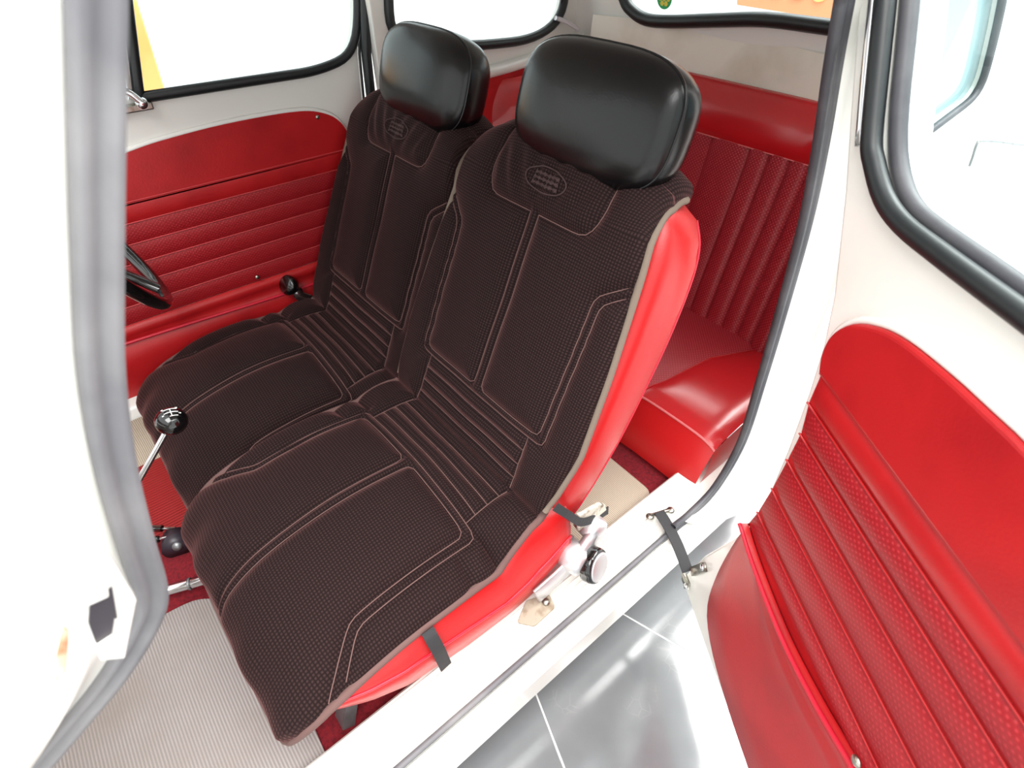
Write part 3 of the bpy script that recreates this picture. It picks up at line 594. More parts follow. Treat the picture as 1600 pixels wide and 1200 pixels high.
def build_cover(cy):
    C = thing('seat_cover', Wp((0.35, cy, -0.83)), '', 'seat cover', 'brown velour covers on the front seats')
    nv, nu = 400, 172; Vg = np.linspace(-0.505, 0.655, nv)[:, None]*np.ones((1, nu)); a = np.linspace(-1, 1, nu)[None, :]*np.ones((nv, 1))
    U = a*hw_cover(Vg)*1.0; Pb = seat_surface(U, Vg, hw_cover); N = normals(Pb)
    if N[nv//4, nu//2, 2] < 0: N = -N
    edge = np.clip((1-np.abs(a))/0.06, 0, 1)**0.5*np.clip((Vg+0.505)/0.02, 0.0, 1)**0.5
    Pt = Pb+N*(cover_height(U, Vg)*edge+0.004)[..., None]
    Pw = Pt+np.array([0, cy, 0]); uv = np.stack([U, Vg], -1)
    uc = (U[:-1, :-1]+U[1:, 1:])/2; vc = (Vg[:-1, :-1]+Vg[1:, 1:])/2; reg = np.zeros(uc.shape, int); au = np.abs(uc); s = (uc > 0).astype(int)
    out_b = np.interp(vc, [0.117, 0.392, 0.45], [0.180, 0.180, 0.26]); yoke = (vc > 0.468) & (au < 0.131)
    reg[(vc > 0.123) & (au < out_b) & (vc < 0.452)] = 1; reg[(vc >= 0.452)] = 1; reg[yoke] = 3
    reg[(reg == 1) & (s == 1)] = 2
    for k, (lo, hi) in enumerate(((0.088, 0.123), (0.057, 0.088), (0.028, 0.057), (0.003, 0.028))): reg[(vc > lo) & (vc <= hi) & (au < 0.155)] = 4+k
    for k, (lo, hi) in enumerate(((-0.030, 0.003), (-0.056, -0.030), (-0.082, -0.056), (-0.113, -0.082))): reg[(vc > lo) & (vc <= hi) & (au < 0.160)] = 8+k
    out_c = np.interp(-vc, [0.113, 0.335, 0.41, 0.51], [0.183, 0.189, 0.247, 0.3])
    reg[(vc < -0.113) & (au < out_c) & (s == 0)] = 12; reg[(vc < -0.113) & (au < out_c) & (s == 1)] = 13
    reg[(reg == 0) & (s == 1)] = 14
    names = {0: 'side_panel', 14: 'side_panel', 1: 'back_pad', 2: 'back_pad', 3: 'top_pocket', 12: 'seat_pad', 13: 'seat_pad'}
    for k in range(4, 8): names[k] = 'back_tuck'
    for k in range(8, 12): names[k] = 'seat_roll'
    Fa = np.array(grid_faces(nu, nv)); rg = reg.ravel(); Vf = Pw.reshape(-1, 3); uvf = uv.reshape(-1, 2); nf = N
    for r in sorted(set(rg.tolist())):
        f = Fa[rg == r]; ids, inv = np.unique(f, return_inverse=True)
        mesh_obj(names[r], Wp(Vf[ids]), inv.reshape(f.shape), WAF, C, True, uvf[ids])
    # stitching
    parts = []
    def S(L, lift):
        L = np.asarray(L, float); n = max(3, int(np.linalg.norm(np.diff(L, axis=0), axis=1).sum()/(0.012 if len(L) < 30 else 0.0025))); L = resample(L, n); lim = hw_cover(L[:, 1])*0.985; L = L[np.abs(L[:, 0]) <= lim]
        iv = (L[:, 1]+0.505)/1.16*(nv-1); ia = (L[:, 0]/hw_cover(L[:, 1])*0.5+0.5)*(nu-1)
        i0 = np.clip(iv.astype(int), 0, nv-2); j0 = np.clip(ia.astype(int), 0, nu-2); fi = (iv-i0)[:, None]; fj = (ia-j0)[:, None]
        q = lambda A: A[i0, j0]*(1-fi)*(1-fj)+A[i0+1, j0]*fi*(1-fj)+A[i0, j0+1]*(1-fi)*fj+A[i0+1, j0+1]*fi*fj
        return q(Pw)+q(N)*lift
    for L in LINES[:-4]: parts.append(sweep_data(S(L, 0.0012), circ(0.0010, 5)))
    V_, F_ = join(parts); mesh_obj('stitching', Wp(V_), F_, STITCH, C)
    # oval emblem embroidered on the pocket
    th = np.linspace(0, 2*math.pi, 40)[:-1]; ov = np.stack([0.044*np.cos(th)-0.012, 0.522+0.019*np.sin(th)], 1)
    parts = [sweep_data(S(np.vstack([ov, ov[:1]]), 0.0015), circ(0.0013, 5))]
    for row in (0.530, 0.522, 0.514):
        zz = [(-0.012-0.028+0.0014*k, row+(0.0028 if k % 2 else -0.0028)+0.0012*math.sin(k*2.3)) for k in range(41)]
        parts.append(sweep_data(S(zz, 0.001), circ(0.0011, 5)))
    V_, F_ = join(parts); mesh_obj('embroidered_oval', Wp(V_), F_, EMB, C)
    # bound edges
    e = lambda i, j: Pw[i, j]
    iv = lambda v: int((v+0.505)/1.16*(nv-1))
    sp = iv(0.02); st = 5
    near = [Pw[i, 0] for i in range(sp, -1, -st)]; front = [Pw[0, j] for j in range(0, nu, 6)]; farE = [Pw[i, -1] for i in range(0, sp, st)]
    tube('seat_binding', Wp(np.array(near+front+farE)), 0.0072, BROWNPIPE, C, 8)
    tube('back_binding', Wp(np.array([Pw[i, 0] for i in range(sp, nv, st)])), 0.0060, TANPIPE, C, 8)
    tube('back_binding', Wp(np.array([Pw[i, -1] for i in range(sp, nv, st)])), 0.0060, TANPIPE, C, 8)
    return C
def build_seat(cy):
    T = thing('front_seat', Wp((0.3, cy, -1.1)), '', 'car seat', 'red front seats')
    Y = lambda a: np.asarray(a, float)+np.array([0, cy, 0])
    # cushion: cross-sections along its length
    vs = np.linspace(-0.462, 0.06, 40); rings = []
    hwc = lambda V: np.interp(V, [-0.47, -0.45, -0.42, -0.36, -0.30, 0.0, 0.06], [0.18, 0.205, 0.225, 0.242, 0.25, 0.25, 0.245])
    for v in vs:
        vv = min(v, 0.0); h = float(hwc(v)); x = float(np.interp(v, PK[:9, 0], PK[:9, 1])) if v <= 0 else 0.41+v
        ring = []
        zb_ = np.interp(x, [-0.09, -0.04, 0.02, 0.11, 0.22, 0.34, 0.47], [-0.925, -0.945, -0.975, -1.015, -1.04, -1.045, -1.03])
        seam = np.interp(x, [-0.09, 0.13, 0.2, 0.31, 0.36, 0.39, 0.47], [-0.905, -0.935, -0.950, -0.972, -0.962, -0.945, -0.92])
        for u in np.linspace(-1, 1, 17):
            q = seat_surface(np.array([u*h*0.985]), np.array([vv]), lambda V_: np.full_like(V_, h))[0]; ring.append((x, u*h*0.985, q[2]-0.004))
        ztop_far, ztop_near = ring[-1][2], ring[0][2]
        for f, du in ((0.25, 0.006), (0.6, 0.012), (0.95, 0.009), (1.0, 0.011)): ring.append((x, h+du, ztop_far+(seam-ztop_far)*f))
        for f, du in ((0.2, 0.004), (0.6, 0.002), (1.0, -0.014)): ring.append((x, h+du, seam+(zb_-seam)*f))
        for f, du in ((1.0, -0.004), (0.85, 0.012), (0.3, 0.021)): ring.append((x, -h-du, seam+(zb_-seam)*f))
        for f, du in ((1.0, 0.020), (0.95, 0.018), (0.6, 0.016), (0.25, 0.007)): ring.append((x, -h-du, ztop_near+(seam-ztop_near)*f))
        rings.append(ring)
    R_ = np.array(rings); nr_, nu_ = R_.shape[:2]; V_ = R_.reshape(-1, 3); F_ = grid_faces(nu_, nr_, True, False, True)
    F_.append(tuple(range(nu_))); F_.append(tuple(range(len(V_)-1, len(V_)-1-nu_, -1)))
    cu = mesh_obj('cushion', Wp(Y(V_)), F_, REDSEAT, T)
    for col in (20, 28):
        tube('cushion_piping', Wp(Y(R_[:, col]+np.array([0, 0.001 if col == 20 else -0.001, 0]))), 0.0026, REDPIPE, cu, 6)
    # backrest: rounded box leaning back, d = depth behind the sitting face
    vs = [-0.115, -0.105, -0.08, -0.03, 0.05, 0.15, 0.25, 0.35, 0.43, 0.48, 0.515, 0.545, 0.562, 0.572, 0.575]
    hw = [0.205, 0.22, 0.232, 0.240, 0.248, 0.253, 0.253, 0.251, 0.246, 0.240, 0.230, 0.212, 0.18, 0.13, 0.05]
    dep = [0.085, 0.095, 0.105, 0.115, 0.124, 0.132, 0.138, 0.142, 0.142, 0.138, 0.13, 0.116, 0.096, 0.066, 0.02]
    rings = []; n = 40
    for v, h, dp in zip(vs, hw, dep):
        c = CR+BS*v+BN*(0.017+dp*0.5+max(0, 0.142-dp)*0.4*(v > 0.4)); rr = []
        for k in range(n):
            q = 2*math.pi*k/n; cx, sx = math.cos(q), math.sin(q); e = 0.32 if sx > 0 else 0.42
            rr.append(c+np.array([0, 1, 0])*h*math.copysign(abs(cx)**e, cx)+BN*dp*0.5*math.copysign(abs(sx)**e, sx))
        rings.append(rr)
    R_ = np.array(rings); V_ = R_.reshape(-1, 3); F_ = grid_faces(n, len(vs), True, False, False)
    F_.append(tuple(range(n-1, -1, -1))); F_.append(tuple(range(len(V_)-n, len(V_))))
    bk = mesh_obj('backrest', Wp(Y(V_)), F_, REDSEAT, T)
    # welt round the side of the backrest
    for dk, m_ in ((2, REDPIPE),):
        pts = [R_[i, dk] for i in range(1, len(vs)-3)]+[(R_[-3, (n//4)])*0.5+R_[-3, dk]*0.5][:0]
        ptsf = [R_[i, n//2-dk] for i in range(1, len(vs)-3)]
        tube('backrest_piping', Wp(Y(catmull(pts, 3))), 0.0022, m_, bk, 6); tube('backrest_piping', Wp(Y(catmull(ptsf, 3))), 0.0022, m_, bk, 6)
    # headrest pad
    def headrest():
        c0 = np.array([0.662, -0.036, -0.246]); ax = np.array([0, 1.0, 0]); up = np.array([0.30, 0, 0.954]); bn = np.array([0.954, 0, -0.30]); n = 56
        def outline(s, hw_, hh, e=0.62):
            o = []
            for k in range(n):
                q = 2*math.pi*k/n; cx, sx = math.cos(q), math.sin(q)
                o.append((hw_*s*math.copysign(abs(cx)**e, cx), hh*s*math.copysign(abs(sx)**e, sx)))
            return o
        rings = []; HW, HH = 0.160, 0.097
        for s, d in ((0.02, -0.030), (0.25, -0.0295), (0.5, -0.027), (0.7, -0.0225), (0.84, -0.016), (0.93, -0.009), (0.985, 0.0), (1.0, 0.006), (1.012, 0.014), (1.015, 0.026), (1.0, 0.042), (0.96, 0.058), (0.89, 0.070), (0.76, 0.08), (0.5, 0.086), (0.02, 0.088)):
            rings.append([c0+ax*a+up*(b*(1.0-0.06*(b > 0))+0.0)+bn*d for a, b in outline(s, HW, HH)])
        R = np.array(rings); V = R.reshape(-1, 3); F = grid_faces(n, len(rings), True, False, False)
        F.append(tuple(range(n-1, -1, -1))); F.append(tuple(range(len(V)-n, len(V))))
        hd = mesh_obj('headrest', Wp(Y(V)), F, BLACKV, T)
        tube('headrest_piping', Wp(Y(R[7])), 0.0022, BLACKV, hd, 6, closed=True)
    headrest()
    # front legs and rails
    for s in (-1, 1):
        fx = 0.012; a = np.array([fx+0.045, s*0.165, -0.96]); b = np.array([fx-0.02, s*0.2, -1.10])
        sweep('leg', Wp(Y([a, b])), [(0.012, 0.018), (0.012, 0.010), (-0.004, 0.010), (-0.004, -0.010), (0.012, -0.010), (0.012, -0.018), (-0.010, -0.018), (-0.010, 0.018)], STEEL, T, up=(1, 0, 0), smooth=False)
        sweep('leg', Wp(Y([(0.36, s*0.19, -1.03), (0.36, s*0.19, -1.10)])), circ(0.012, 8), STEEL, T)
    return T
PS_Y, OFF = 0.655, 0.503
PS = build_seat(PS_Y); tag(PS, 'red vinyl passenger seat with black headrest beside the open doorway')
def copy_tree(o, dloc, parent=None):
    c = o.copy(); COL.objects.link(c); c.parent = parent
    if parent is None: c.location = o.location+Vector(dloc)
    for ch in [q for q in bpy.data.objects if q.parent == o]: copy_tree(ch, dloc, c)
    return c
PC = build_cover(PS_Y); tag(PC, 'brown waffle velour seat cover with mauve stitching, on the passenger seat by the open doorway')
DS = copy_tree(PS, (0.02, OFF, -0.042)); tag(DS, 'red vinyl driver seat with black headrest beside the closed far door')
DC = copy_tree(PC, (0.02, OFF, -0.042)); tag(DC, 'brown waffle velour seat cover on the driver seat behind the gear lever')
# elastic straps of the passenger cover
q = [ony((868, 792), 0.398), ony((890, 806), 0.388), ony((908, 816), 0.386), ony((928, 810), 0.390), ony((950, 797), 0.405)]
sweep('elastic_strap', Wp(catmull(q, 4)), [(0.008, 0.001), (0.008, -0.001), (-0.008, -0.001), (-0.008, 0.001)], ELASTIC, PC, up=(-0.2, 0.2, 0.9), smooth=False)
q = [ony((668, 985), 0.392), ony((676, 1000), 0.380), ony((686, 1018), 0.374), ony((697, 1042), 0.378)]
sweep('elastic_strap', Wp(catmull(q, 4)), [(0.001, 0.011), (0.001, -0.011), (-0.001, -0.011), (-0.001, 0.011)], ELASTIC, PC, up=(0, -1, 0.2), smooth=False)
# recliner of the passenger seat
Yk = 0.362
def kn(p, y=Yk): return ony(p, y)
kc = kn((908, 878)); hc2 = kn((935, 832), 0.372); ar = kn((852, 925), 0.372)
rec = lathe('recliner_boss', [(0.030, 0.045), (0.031, 0.014), (0.027, 0.0), (0.024, -0.012), (0.012, -0.016)], Wp(kc+np.array([-0.008, 0, 0.008])), (0, 1, 0), ALU, PS)
lathe('recliner_boss', [(0.024, 0.045), (0.027, 0.012), (0.025, 0.0), (0.017, -0.006), (0.001, -0.007)], Wp(hc2), (0, 1, 0), ALU, PS)
sweep('recliner_link', Wp(np.array([kc+np.array([-0.005, 0.006, 0.006]), (kc+hc2)/2+np.array([0, 0.006, 0]), hc2+np.array([0, 0.004, 0])])), [(0.020, 0.010), (0.024, 0.0), (0.020, -0.010), (-0.020, -0.010), (-0.024, 0), (-0.020, 0.010)], ALU, PS, up=(0.8, 0, -0.6))
kax = np.array([0.25, -0.92, 0.30]); kax /= np.linalg.norm(kax)
kp = []
n = 36; KV = []; e1 = np.cross(kax, [0, 0, 1.0]); e1 /= np.linalg.norm(e1); e2 = np.cross(kax, e1)
kcen = kc+np.array([0.010, -0.004, -0.006])
for r, h in ((0.022, 0.0), (0.033, 0.003), (0.0355, 0.010), (0.0355, 0.022), (0.033, 0.029), (0.031, 0.029)):
    for k in range(n):
        qq = 2*math.pi*k/n; rr = r*(1-0.10*max(0, math.cos(4*qq))**3); KV.append(kcen+kax*h+(e1*math.cos(qq)+e2*math.sin(qq))*rr)
KF = grid_faces(n, 6, True); KF.append(tuple(range(n-1, -1, -1))); KF.append(tuple(range(len(KV)-n, len(KV))))
knob = mesh_obj('recliner_knob', Wp(np.array(KV)), KF, BLACKPL, PS)
lathe('knob_cap', [(0.0295, 0.0), (0.0295, 0.003), (0.026, 0.0045), (0.001, 0.005)], Wp(kcen+kax*0.0285), kax, ALU, knob)
sweep('seat_bracket', Wp(np.array([kn((905, 868), 0.376), kn((868, 905), 0.376), kn((838, 932), 0.378)])), [(0.025, 0.004), (0.028, 0), (0.025, -0.004), (-0.025, -0.004), (-0.028, 0), (-0.025, 0.004)], ALU, PS, up=(0.5, 0, 0.87))
fx = onz((840, 950), -1.048)
bp_ = plate('bracket_foot', [round_poly([(x_, y_) for x_, y_ in [tuple(onz(p, -1.044)[:2]) for p in [(808, 972), (822, 938), (858, 928), (868, 948), (835, 978)]]], 0.006)], 0.006, 0.001, STAINED, Wp((0, 0, -1.044)), (1, 0, 0), (0, 1, 0), PS)
screw('bolt', Wp(onz((853, 941), -1.044)), (0, 0, 1), 0.008, PS, OLDCHROME)
# torn vinyl at the foot of the backrest
tp = [ony(p, 0.392) for p in [(905, 806), (915, 801), (925, 795), (938, 788), (946, 789), (948, 797), (935, 808), (925, 815), (915, 822), (905, 830)]]
plate('torn_edge', [[(q_[0], q_[2]) for q_ in tp]], 0.008, 0.002, FOAM, Wp((0, 0.392, 0)), (1, 0, 0), (0, 0, 1), PS)
# recliner of the driver seat, far side
dk = ony((458, 446), 1.415)
rk = lathe('recliner_knob', [(0.015, 0.0), (0.026, 0.004), (0.028, 0.02), (0.024, 0.026), (0.001, 0.027)], Wp(dk), (-0.75, -0.25, 0.45), BLACKPL, DS)
sweep('recliner_link', Wp(catmull([ony((462, 452), 1.40), ony((468, 462), 1.395), ony((484, 468), 1.40)], 4)), [(0.006, 0.014), (0.009, 0), (0.006, -0.014), (-0.006, -0.014), (-0.009, 0), (-0.006, 0.014)], CHROME, DS, up=(0, -1, 0.3))

# ================================================================== rear bench
BN_ = thing('rear_bench_seat', Wp((1.1, CAR_C, -1.1)), 'red vinyl rear bench with perforated pleated backrest behind the front seats', 'car seat')
def bench_dx(y):
    t = np.clip((y-CAR_C-0.29)/0.2, 0, 1.2); return -0.30*t**1.6-0.05*np.clip((CAR_C-y-0.34)/0.15, 0, 1)**2
bprof = catmull([(1.255, -0.965), (1.272, -0.90), (1.292, -0.80), (1.32, -0.68), (1.345, -0.57), (1.362, -0.475)], 6)
band = catmull([(1.362, -0.475), (1.360, -0.455), (1.366, -0.42), (1.376, -0.392), (1.388, -0.37), (1.40, -0.358), (1.415, -0.356)], 6)
CH = [0.42, 0.47, 0.515, 0.56, 0.609, 0.662, 0.717, 0.828]; CH = CH+[2*CAR_C-y for y in CH[::-1]]
WY = CH[-4]
for y0, y1 in zip(CH[:-4], CH[1:-3]):
    M = 9; P = np.zeros((len(bprof), M, 3)); U = np.zeros((len(bprof), M, 2)); sl = np.r_[0, np.cumsum(np.linalg.norm(np.diff(bprof, axis=0), axis=1))]
    for j in range(M):
        t = j/(M-1); y = y0+(y1-y0)*t; hh = 0.011*(math.sin(math.pi*t)**0.5)
        for i, (x, z) in enumerate(bprof):
            P[i, j] = (x+bench_dx(y)-hh*0.95, y, z+hh*0.25); U[i, j] = (y, sl[i])
    grid('backrest_channel', Wp(P), REDBENCH, BN_, uv=U)
yy = np.linspace(WY, CH[-1], 30)
P = np.array([[(x+bench_dx(y)-0.012*math.sin(math.pi*min(1, (y-WY)/(CH[-1]-WY)))-0.0045*math.sin(95*(y-WY)+26*z)*math.sin(math.pi*(y-WY)/(CH[-1]-WY)), y, z) for y in yy] for x, z in bprof])
grid('backrest_wing', Wp(P), REDGLOSS, BN_)
yy = np.linspace(CH[0], CH[-1], 70)
wr = lambda y, z: 0.0025*np.sin(70*y+40*z)*np.clip((np.abs(y-CAR_C)-0.25)/0.2, 0, 1)
P = np.array([[(x+bench_dx(y)-0.006+wr(y, z), y, z-0.27*max(0, y-CAR_C-0.3)) for y in yy] for x, z in band])
grid('backrest_roll', Wp(P), REDGLOSS, BN_)
tube('backrest_seam', Wp(np.array([(1.362+bench_dx(y)-0.008, y, -0.474-0.27*max(0, y-CAR_C-0.3)) for y in yy])), 0.0014, REDSTITCH, BN_, 6)
for s in (0, 1):
    y = yy[0] if s == 0 else yy[-1]; sg = -1 if s == 0 else 1
    pr = np.vstack([bprof, band]); P = np.array([[(x+bench_dx(y)-0.008+0.10*t*t*0.6, y+sg*0.05*math.sin(t*math.pi/2), z-0.012*(z > -0.47)-0.02*t) for x, z in pr] for t in np.linspace(0, 1, 6)])
    grid('backrest_side', Wp(P), RED, BN_, flip=(s == 1))
# bench cushion
nx_, ny_ = 60, 220; xs = np.linspace(0, 1, nx_); ycs = np.linspace(0.362, 2*CAR_C-0.362, ny_)
seamx = [0.90, 0.985, 1.06, 1.13, 1.245, 1.32]; seamy = [0.60, 0.570, 0.556, 0.545, 0.49, 0.46]
P = np.zeros((nx_, ny_, 3)); 
for i, t in enumerate(xs):
    for j, y in enumerate(ycs):
        x = 0.905+0.39*t; ye = min(y-0.362, 2*CAR_C-0.362-y); sm = np.interp(x, seamx, seamy); ds = abs(min(y, 2*CAR_C-y)-sm)
        z = -0.948+0.030*math.sin(min(1, t*1.6)*math.pi/2)**0.8-0.018*math.exp(-ye/0.025)+0.008*(1-math.exp(-ds/0.02))
        if t < 0.08: z -= 0.006*(1-t/0.08)
        P[i, j] = (x, y, z)
uvb = np.stack([P[..., 1], P[..., 0]], -1); Fa = np.array(grid_faces(ny_, nx_, flip=True)); cen = P.reshape(-1, 3)[Fa].mean(1)
inn = np.minimum(cen[:, 1], 2*CAR_C-cen[:, 1]) > np.interp(cen[:, 0], seamx, seamy)
for nm, sel, m_ in (('cushion_panel', inn, REDBENCH), ('cushion_bolster', ~inn & (cen[:, 1] < CAR_C), REDGLOSS), ('cushion_bolster', ~inn & (cen[:, 1] > CAR_C), RED)):
    f = Fa[sel]; ids, inv = np.unique(f, return_inverse=True); mesh_obj(nm, Wp(P.reshape(-1, 3)[ids]), inv.reshape(f.shape), m_, BN_, True, uvb.reshape(-1, 2)[ids])
fr_ = np.array([[(0.905-0.010*math.sin(math.pi*t)-0.05*t, y, P[0, j, 2]-0.135*t) for j, y in enumerate(ycs)] for t in np.linspace(0, 1, 8)])
grid('cushion_front', Wp(fr_), REDSEAT, BN_)
sd = np.array([[(0.905+0.39*s_-0.05*t*(1-s_), 0.362-0.006*math.sin(math.pi*t), P[int(s_*(nx_-1)), 0, 2]-0.004-0.13*t) for s_ in np.linspace(0, 1, 12)] for t in np.linspace(0, 1, 6)])
grid('cushion_side', Wp(sd), REDSEAT, BN_, flip=True)
tube('cushion_piping', Wp(P[0]+np.array([-0.001, 0, 0.001])), 0.0032, REDSTITCH, BN_, 6)
for sgn in (0, 1):
    sxx = np.linspace(0.91, 1.28, 30); syy = np.interp(sxx, seamx, seamy); syy = 2*CAR_C-syy if sgn else syy
    zi = [P[int(round((x-0.905)/0.39*(nx_-1))), int(np.argmin(np.abs(ycs-y))), 2] for x, y in zip(sxx, syy)]
    tube('cushion_seam', Wp(np.stack([sxx, syy, np.array(zi)+0.001], 1)), 0.0022, RED, BN_, 6)

# ================================================================== floor mats
def floor_mat(name, pxs, z, m, label, r=0.02, ext=()):
    L = [tuple(onz(p, z)[:2]) for p in pxs]+list(ext)
    o = plate(name, [round_poly(L, r)], 0.005, 0.001, m, Wp((0, 0, z)), (1, 0, 0), (0, 1, 0)); tag(o, label, 'floor mat', None); return o
ZF = -1.095
mt = thing('floor_mat', Wp((-0.3, 0.65, -1.098)), 'light grey ribbed rubber mat in the passenger footwell', 'floor mat')
L = [tuple(onz(p, ZF)[:2]) for p in [(515, 1192), (484, 1120), (330, 930), (300, 938), (265, 955)]]
L = [L[0], L[1], (L[1][0], 0.78), (L[2][0]-0.01, L[2][1]), L[3], L[4], (-0.75, 0.86), (-0.75, 0.425), (L[0][0], 0.425)]
ob = plate('mat', [round_poly(L, 0.02)], 0.005, 0.001, MAT_G, Wp((0, 0, ZF)), (1, 0, 0), (0, 1, 0), mt)
screw('stud', Wp(onz((447, 1148), ZF)), (0, 0, 1), 0.006, mt, OLDCHROME)
rm = plate('floor_mat', [round_poly([(0.50, 0.425), (0.80, 0.425), (0.81, 0.86), (0.50, 0.86)], 0.03)], 0.005, 0.001, MAT_B, Wp((0, 0, ZF)), (1, 0, 0), (0, 1, 0))
tag(rm, 'beige ribbed floor mat in the rear footwell below the bench', 'floor mat')
dmat = slab('floor_mat', [(1.20, -1.098), (1.30, -1.094), (1.345, -1.08), (1.372, -1.05), (1.382, -1.005)], -0.7, 0.1, MAT_B, None); tag(dmat, 'beige mat curling up the far sill in the driver footwell', 'floor mat')
drm = plate('floor_mat', [round_poly([(-0.6, 1.05), (0.2, 1.05), (0.2, 1.31), (-0.6, 1.31)], 0.02)], 0.006, 0.001, REDRUB, Wp((0, 0, -1.091)), (1, 0, 0), (0, 1, 0)); tag(drm, 'red ribbed rubber mat under the gear lever in the driver footwell', 'floor mat')

# ================================================================== gear lever, hand levers, steering wheel
kc_ = ony((268, 658), 0.93); rod_top = ony((258, 678), 0.93); base = np.array([-0.40, 0.93, -1.065])
GL = thing('gear_lever', Wp(base), 'slim chrome gear lever with glossy black ball knob showing a white shift pattern', 'gear lever')
tube('rod', Wp(catmull([base, (base+ony((205, 770), 0.93))/2, ony((205, 770), 0.93), rod_top, kc_], 5)), 0.0055, CHROME, GL, 10)
lathe('boot', [(0.045, 0.0), (0.035, 0.012), (0.02, 0.03), (0.009, 0.05)], Wp(base), (0, 0, 1), BLACKRUB, GL)
kr = 0.0265; ax = np.array([0.25, -0.1, 0.95]); ax /= np.linalg.norm(ax)
prof = [(kr*math.sin(q), -kr*0.92*math.cos(q)) for q in np.linspace(0.02, math.pi-0.02, 16)]
kb = lathe('knob', prof, Wp(kc_), ax, BLACKPL, GL, 28)
# shift pattern: an H of thin lines on the ball's crown
e1 = np.cross(ax, [0, 1.0, 0]); e1 /= np.linalg.norm(e1); e2 = np.cross(ax, e1)
def ball(a, b): r2 = a*a+b*b; return Wp(kc_+e1*a+e2*b+ax*math.sqrt(max(kr*kr*0.87-r2*0.87, 0)))
parts = []
for (a0_, b0_), (a1_, b1_) in (((-0.011, -0.006), (0.011, -0.006)), ((-0.011, 0.003), (0.011, 0.003)), ((0, -0.006), (0, 0.011)), ((-0.009, 0.011), (0.004, 0.011))):
    parts.append(sweep_data(np.array([ball(a0_+(a1_-a0_)*t, b0_+(b1_-b0_)*t) for t in np.linspace(0, 1, 6)]), circ(0.0009, 5)))
for a, b in ((-0.011, -0.010), (0.011, -0.010), (-0.013, 0.006), (0.013, 0.006)):
    parts.append(sweep_data(np.array([ball(a-0.0015, b), ball(a+0.0015, b)]), circ(0.0012, 5)))
V_, F_ = join(parts); mesh_obj('shift_pattern', V_, F_, WHITEPR, kb)
hl = onz((262, 842), -1.03)
HL = thing('hand_control', Wp((hl[0], hl[1], -1.065)), 'small black heater levers on the tunnel between the seats', 'lever')
lathe('bracket', [(0.026, -0.02), (0.028, 0.0), (0.026, 0.02)], Wp(hl+np.array([0.01, -0.01, -0.012])), (0.3, 1, 0), DARK, HL)
lathe('bolt', [(0.010, 0.0), (0.009, 0.008), (0.001, 0.009)], Wp(onz((273, 842), -1.03)+np.array([0, -0.02, 0])), (-0.2, -0.8, 0.5), STEEL, HL, 12)
for a, b in (((274, 826), (228, 826)), ((268, 838), (224, 848))):
    A1 = onz(a, -1.02); B1 = onz(b, -1.02); t = tube('rod', Wp(np.array([A1, B1])), 0.004, CHROME, HL)
    tube('grip', Wp(np.array([A1*0.55+B1*0.45, B1+(B1-A1)*0.3])), 0.0075, BLACKPL, HL)
A1 = onz((322, 905), -1.045); B1 = onz((262, 922), -1.045)
HB = thing('parking_brake_lever', Wp((A1[0], A1[1], -1.075)), 'round steel parking brake lever lying low beside the passenger seat', 'lever')
tube('rod', Wp(np.array([A1+(A1-B1)*0.8, B1+(B1-A1)*1.2])), 0.0105, CHROME, HB, 12)
tube('collar', Wp(np.array([A1*0.60+B1*0.40, A1*0.54+B1*0.46])), 0.0125, STEEL, HB, 12)
tube('support', Wp(np.array([A1+(A1-B1)*0.7, A1+(A1-B1)*0.7+np.array([0, 0, -0.05])])), 0.009, STEEL, HB, 8)
# steering wheel: rim tilted, only its lower rear arc shows
wc = np.array([-0.165, 1.165, -0.46]); wax = np.array([0.9, 0, 0.436]); wax /= np.linalg.norm(wax); we1 = np.array([0, 1.0, 0]); we2 = np.cross(wax, we1)
SW = thing('steering_wheel', Wp(wc-wax*0.25), 'black steering wheel in front of the driver seat', 'steering wheel')
edge_pt = ony((250, 452), 1.165)
Rw = 0.19
# centre chosen so that the rim's rear point lands where it shows
down = -we2 if we2[2] > 0 else we2
wc = edge_pt-down*Rw*0.98
SW.location = Vector(Wp(wc-wax*0.25))
qs = np.linspace(0, 2*math.pi, 65)[:-1]
tube('rim', Wp(np.array([wc+(we1*math.cos(q_)+we2*math.sin(q_))*Rw for q_ in qs])), 0.012, BLACKPL, SW, 12, closed=True)
lathe('hub', [(0.055, -0.04), (0.06, -0.01), (0.045, 0.008), (0.001, 0.012)], Wp(wc-wax*0.035), wax, BLACKPL, SW)
for q_ in (math.radians(90), math.radians(210), math.radians(330)):
    dv = we1*math.cos(q_)+we2*math.sin(q_)*(1 if down@we2 > 0 else -1)
    sweep('spoke', Wp(np.array([wc-wax*0.035+dv*0.04, wc-wax*0.02+dv*0.11, wc+dv*(Rw-0.005)])), [(0.006, 0.014), (0.008, 0), (0.006, -0.014), (-0.006, -0.014), (-0.006, 0.014)], BLACKPL, SW, up=wax)
tube('column', Wp(np.array([wc-wax*0.05, wc-wax*0.45])), 0.02, BLACKPL, SW, 12)

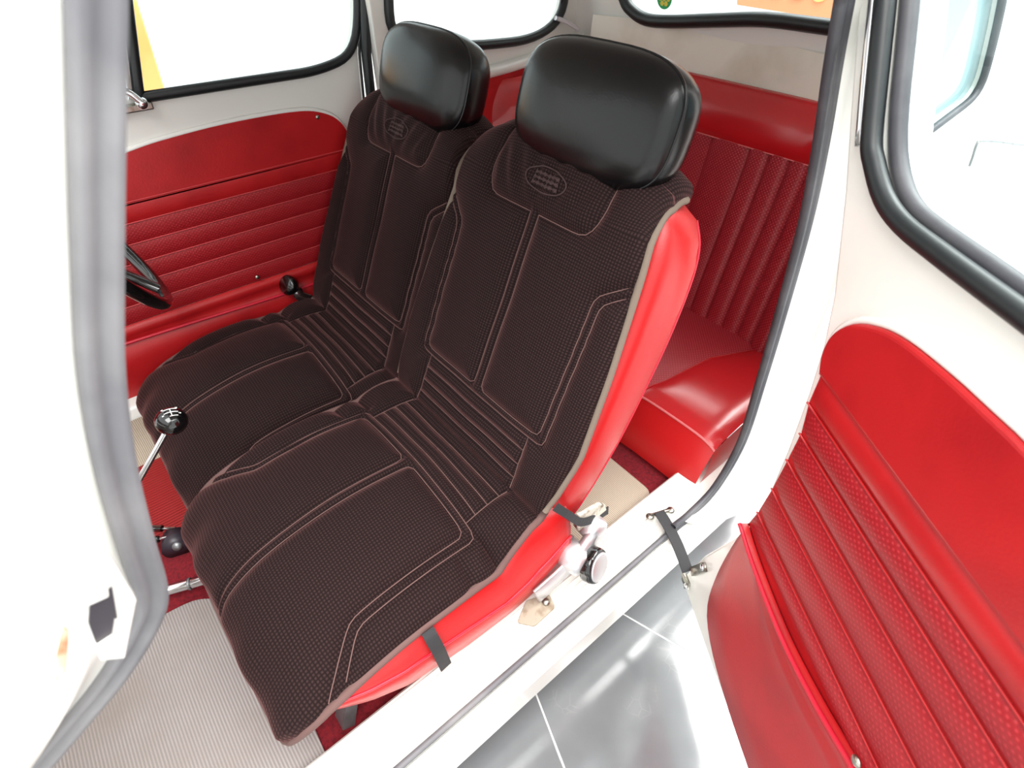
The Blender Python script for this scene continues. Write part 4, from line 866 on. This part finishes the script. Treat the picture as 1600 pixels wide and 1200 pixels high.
# ================================================================== seen through the windows
bd = [ony(p, 2.3) for p in [(176, -60), (200, 0), (262, 150), (266, 170), (196, 150), (170, 40)]]
tri = [(q_[0], q_[2]) for q_ in [ony(p, 2.3) for p in [(205, -30), (262, 152), (300, 260), (120, 260), (150, -30)]]]
tri = [(tri[0][0], tri[0][1]), tri[1], (tri[1][0]+0.35, -1.35), (tri[1][0]-0.9, -1.35), (tri[0][0]-0.35, tri[0][1])]
ob = plate('wooden_board', [round_poly(tri, 0.03)], 0.04, 0.006, ORANGE, Wp((0, 2.3, 0)), (1, 0, 0), (0, 0, 1)); tag(ob, 'slanted orange wooden board standing beyond the driver door window', 'board')
mc = ony((188, 95), 1.53)
MI = thing('wing_mirror', Wp(mc+np.array([0, 0, -0.08])), 'dark wing mirror outside the vent window of the driver door', 'mirror')
lathe('housing', [(0.002, -0.05), (0.035, -0.04), (0.055, -0.01), (0.057, 0.0), (0.05, 0.003)], Wp(mc+np.array([-0.01, 0, 0])), (1, -0.2, 0), DARK, MI)
lathe('mirror_glass', [(0.05, 0.0), (0.05, 0.002)], Wp(mc+np.array([-0.008, 0, 0])), (1, -0.2, 0), CHROME, MI)
tube('stem', Wp(np.array([mc+np.array([-0.02, 0, -0.05]), mc+np.array([-0.02, -0.01, -0.12]), mc+np.array([-0.02, -0.05, -0.22])])), 0.008, DARK, MI)
# sign far behind the car, its lettering reversed as in the photograph
XS = 3.2
pa = onx((1143, 0), XS); pb = onx((1151, 8), XS); pc = onx((1330, 16), XS)
SGN = thing('sign_board', (XS, 1.0, 0.0), 'orange brown sign board with gold letters behind the rear window', 'sign')
Lp = [(-pb[1], pb[2]), (-pc[1]+0.3, pb[2]-0.015), (-pc[1]+0.3, pb[2]+0.55), (-pb[1]-0.1, pb[2]+0.55), (-pa[1], pb[2]+0.12)]
plate('board', [Lp], 0.03, 0.003, SIGN, Wp((XS, 0, 0)), (0, -1, 0), (0, 0, 1), SGN)
for sgy in (-pc[1]+0.12, -pc[1]+0.25): box('post', Wp((XS+0.03, -sgy, (pb[2]-1.35)/2)), (0.03, 0.05, pb[2]+1.35), SIGN, SGN)
fc = bpy.data.curves.new('letters', 'FONT'); fc.body = 'SUBARU'; fc.size = 0.17; fc.extrude = 0.004; fc.space_character = 1.1
to = bpy.data.objects.new('tmp', fc); COL.objects.link(to); dg = bpy.context.evaluated_depsgraph_get(); me = bpy.data.meshes.new_from_object(to.evaluated_get(dg))
vv = np.array([v.co[:] for v in me.vertices]); ff = [tuple(p.vertices) for p in me.polygons]; bpy.data.objects.remove(to)
t0 = onx((1284, 3), XS)
# mirrored: text runs towards +Y
lv = np.stack([np.full(len(vv), XS-0.004)-vv[:, 2], t0[1]+vv[:, 0]-0.02, t0[2]-0.0+vv[:, 1]], 1)
mesh_obj('lettering', Wp(lv), ff, SIGNTX, SGN, False)
# little tie wire on the wall of the car behind the door glass
wp_ = [ony(p, 0.262) for p in [(1515, 259), (1520, 245), (1527, 224), (1534, 221), (1560, 222), (1600, 227), (1640, 226)]]
tube('tie_wire', Wp(catmull(wp_, 4)), 0.0022, STEEL, CAR, 6)
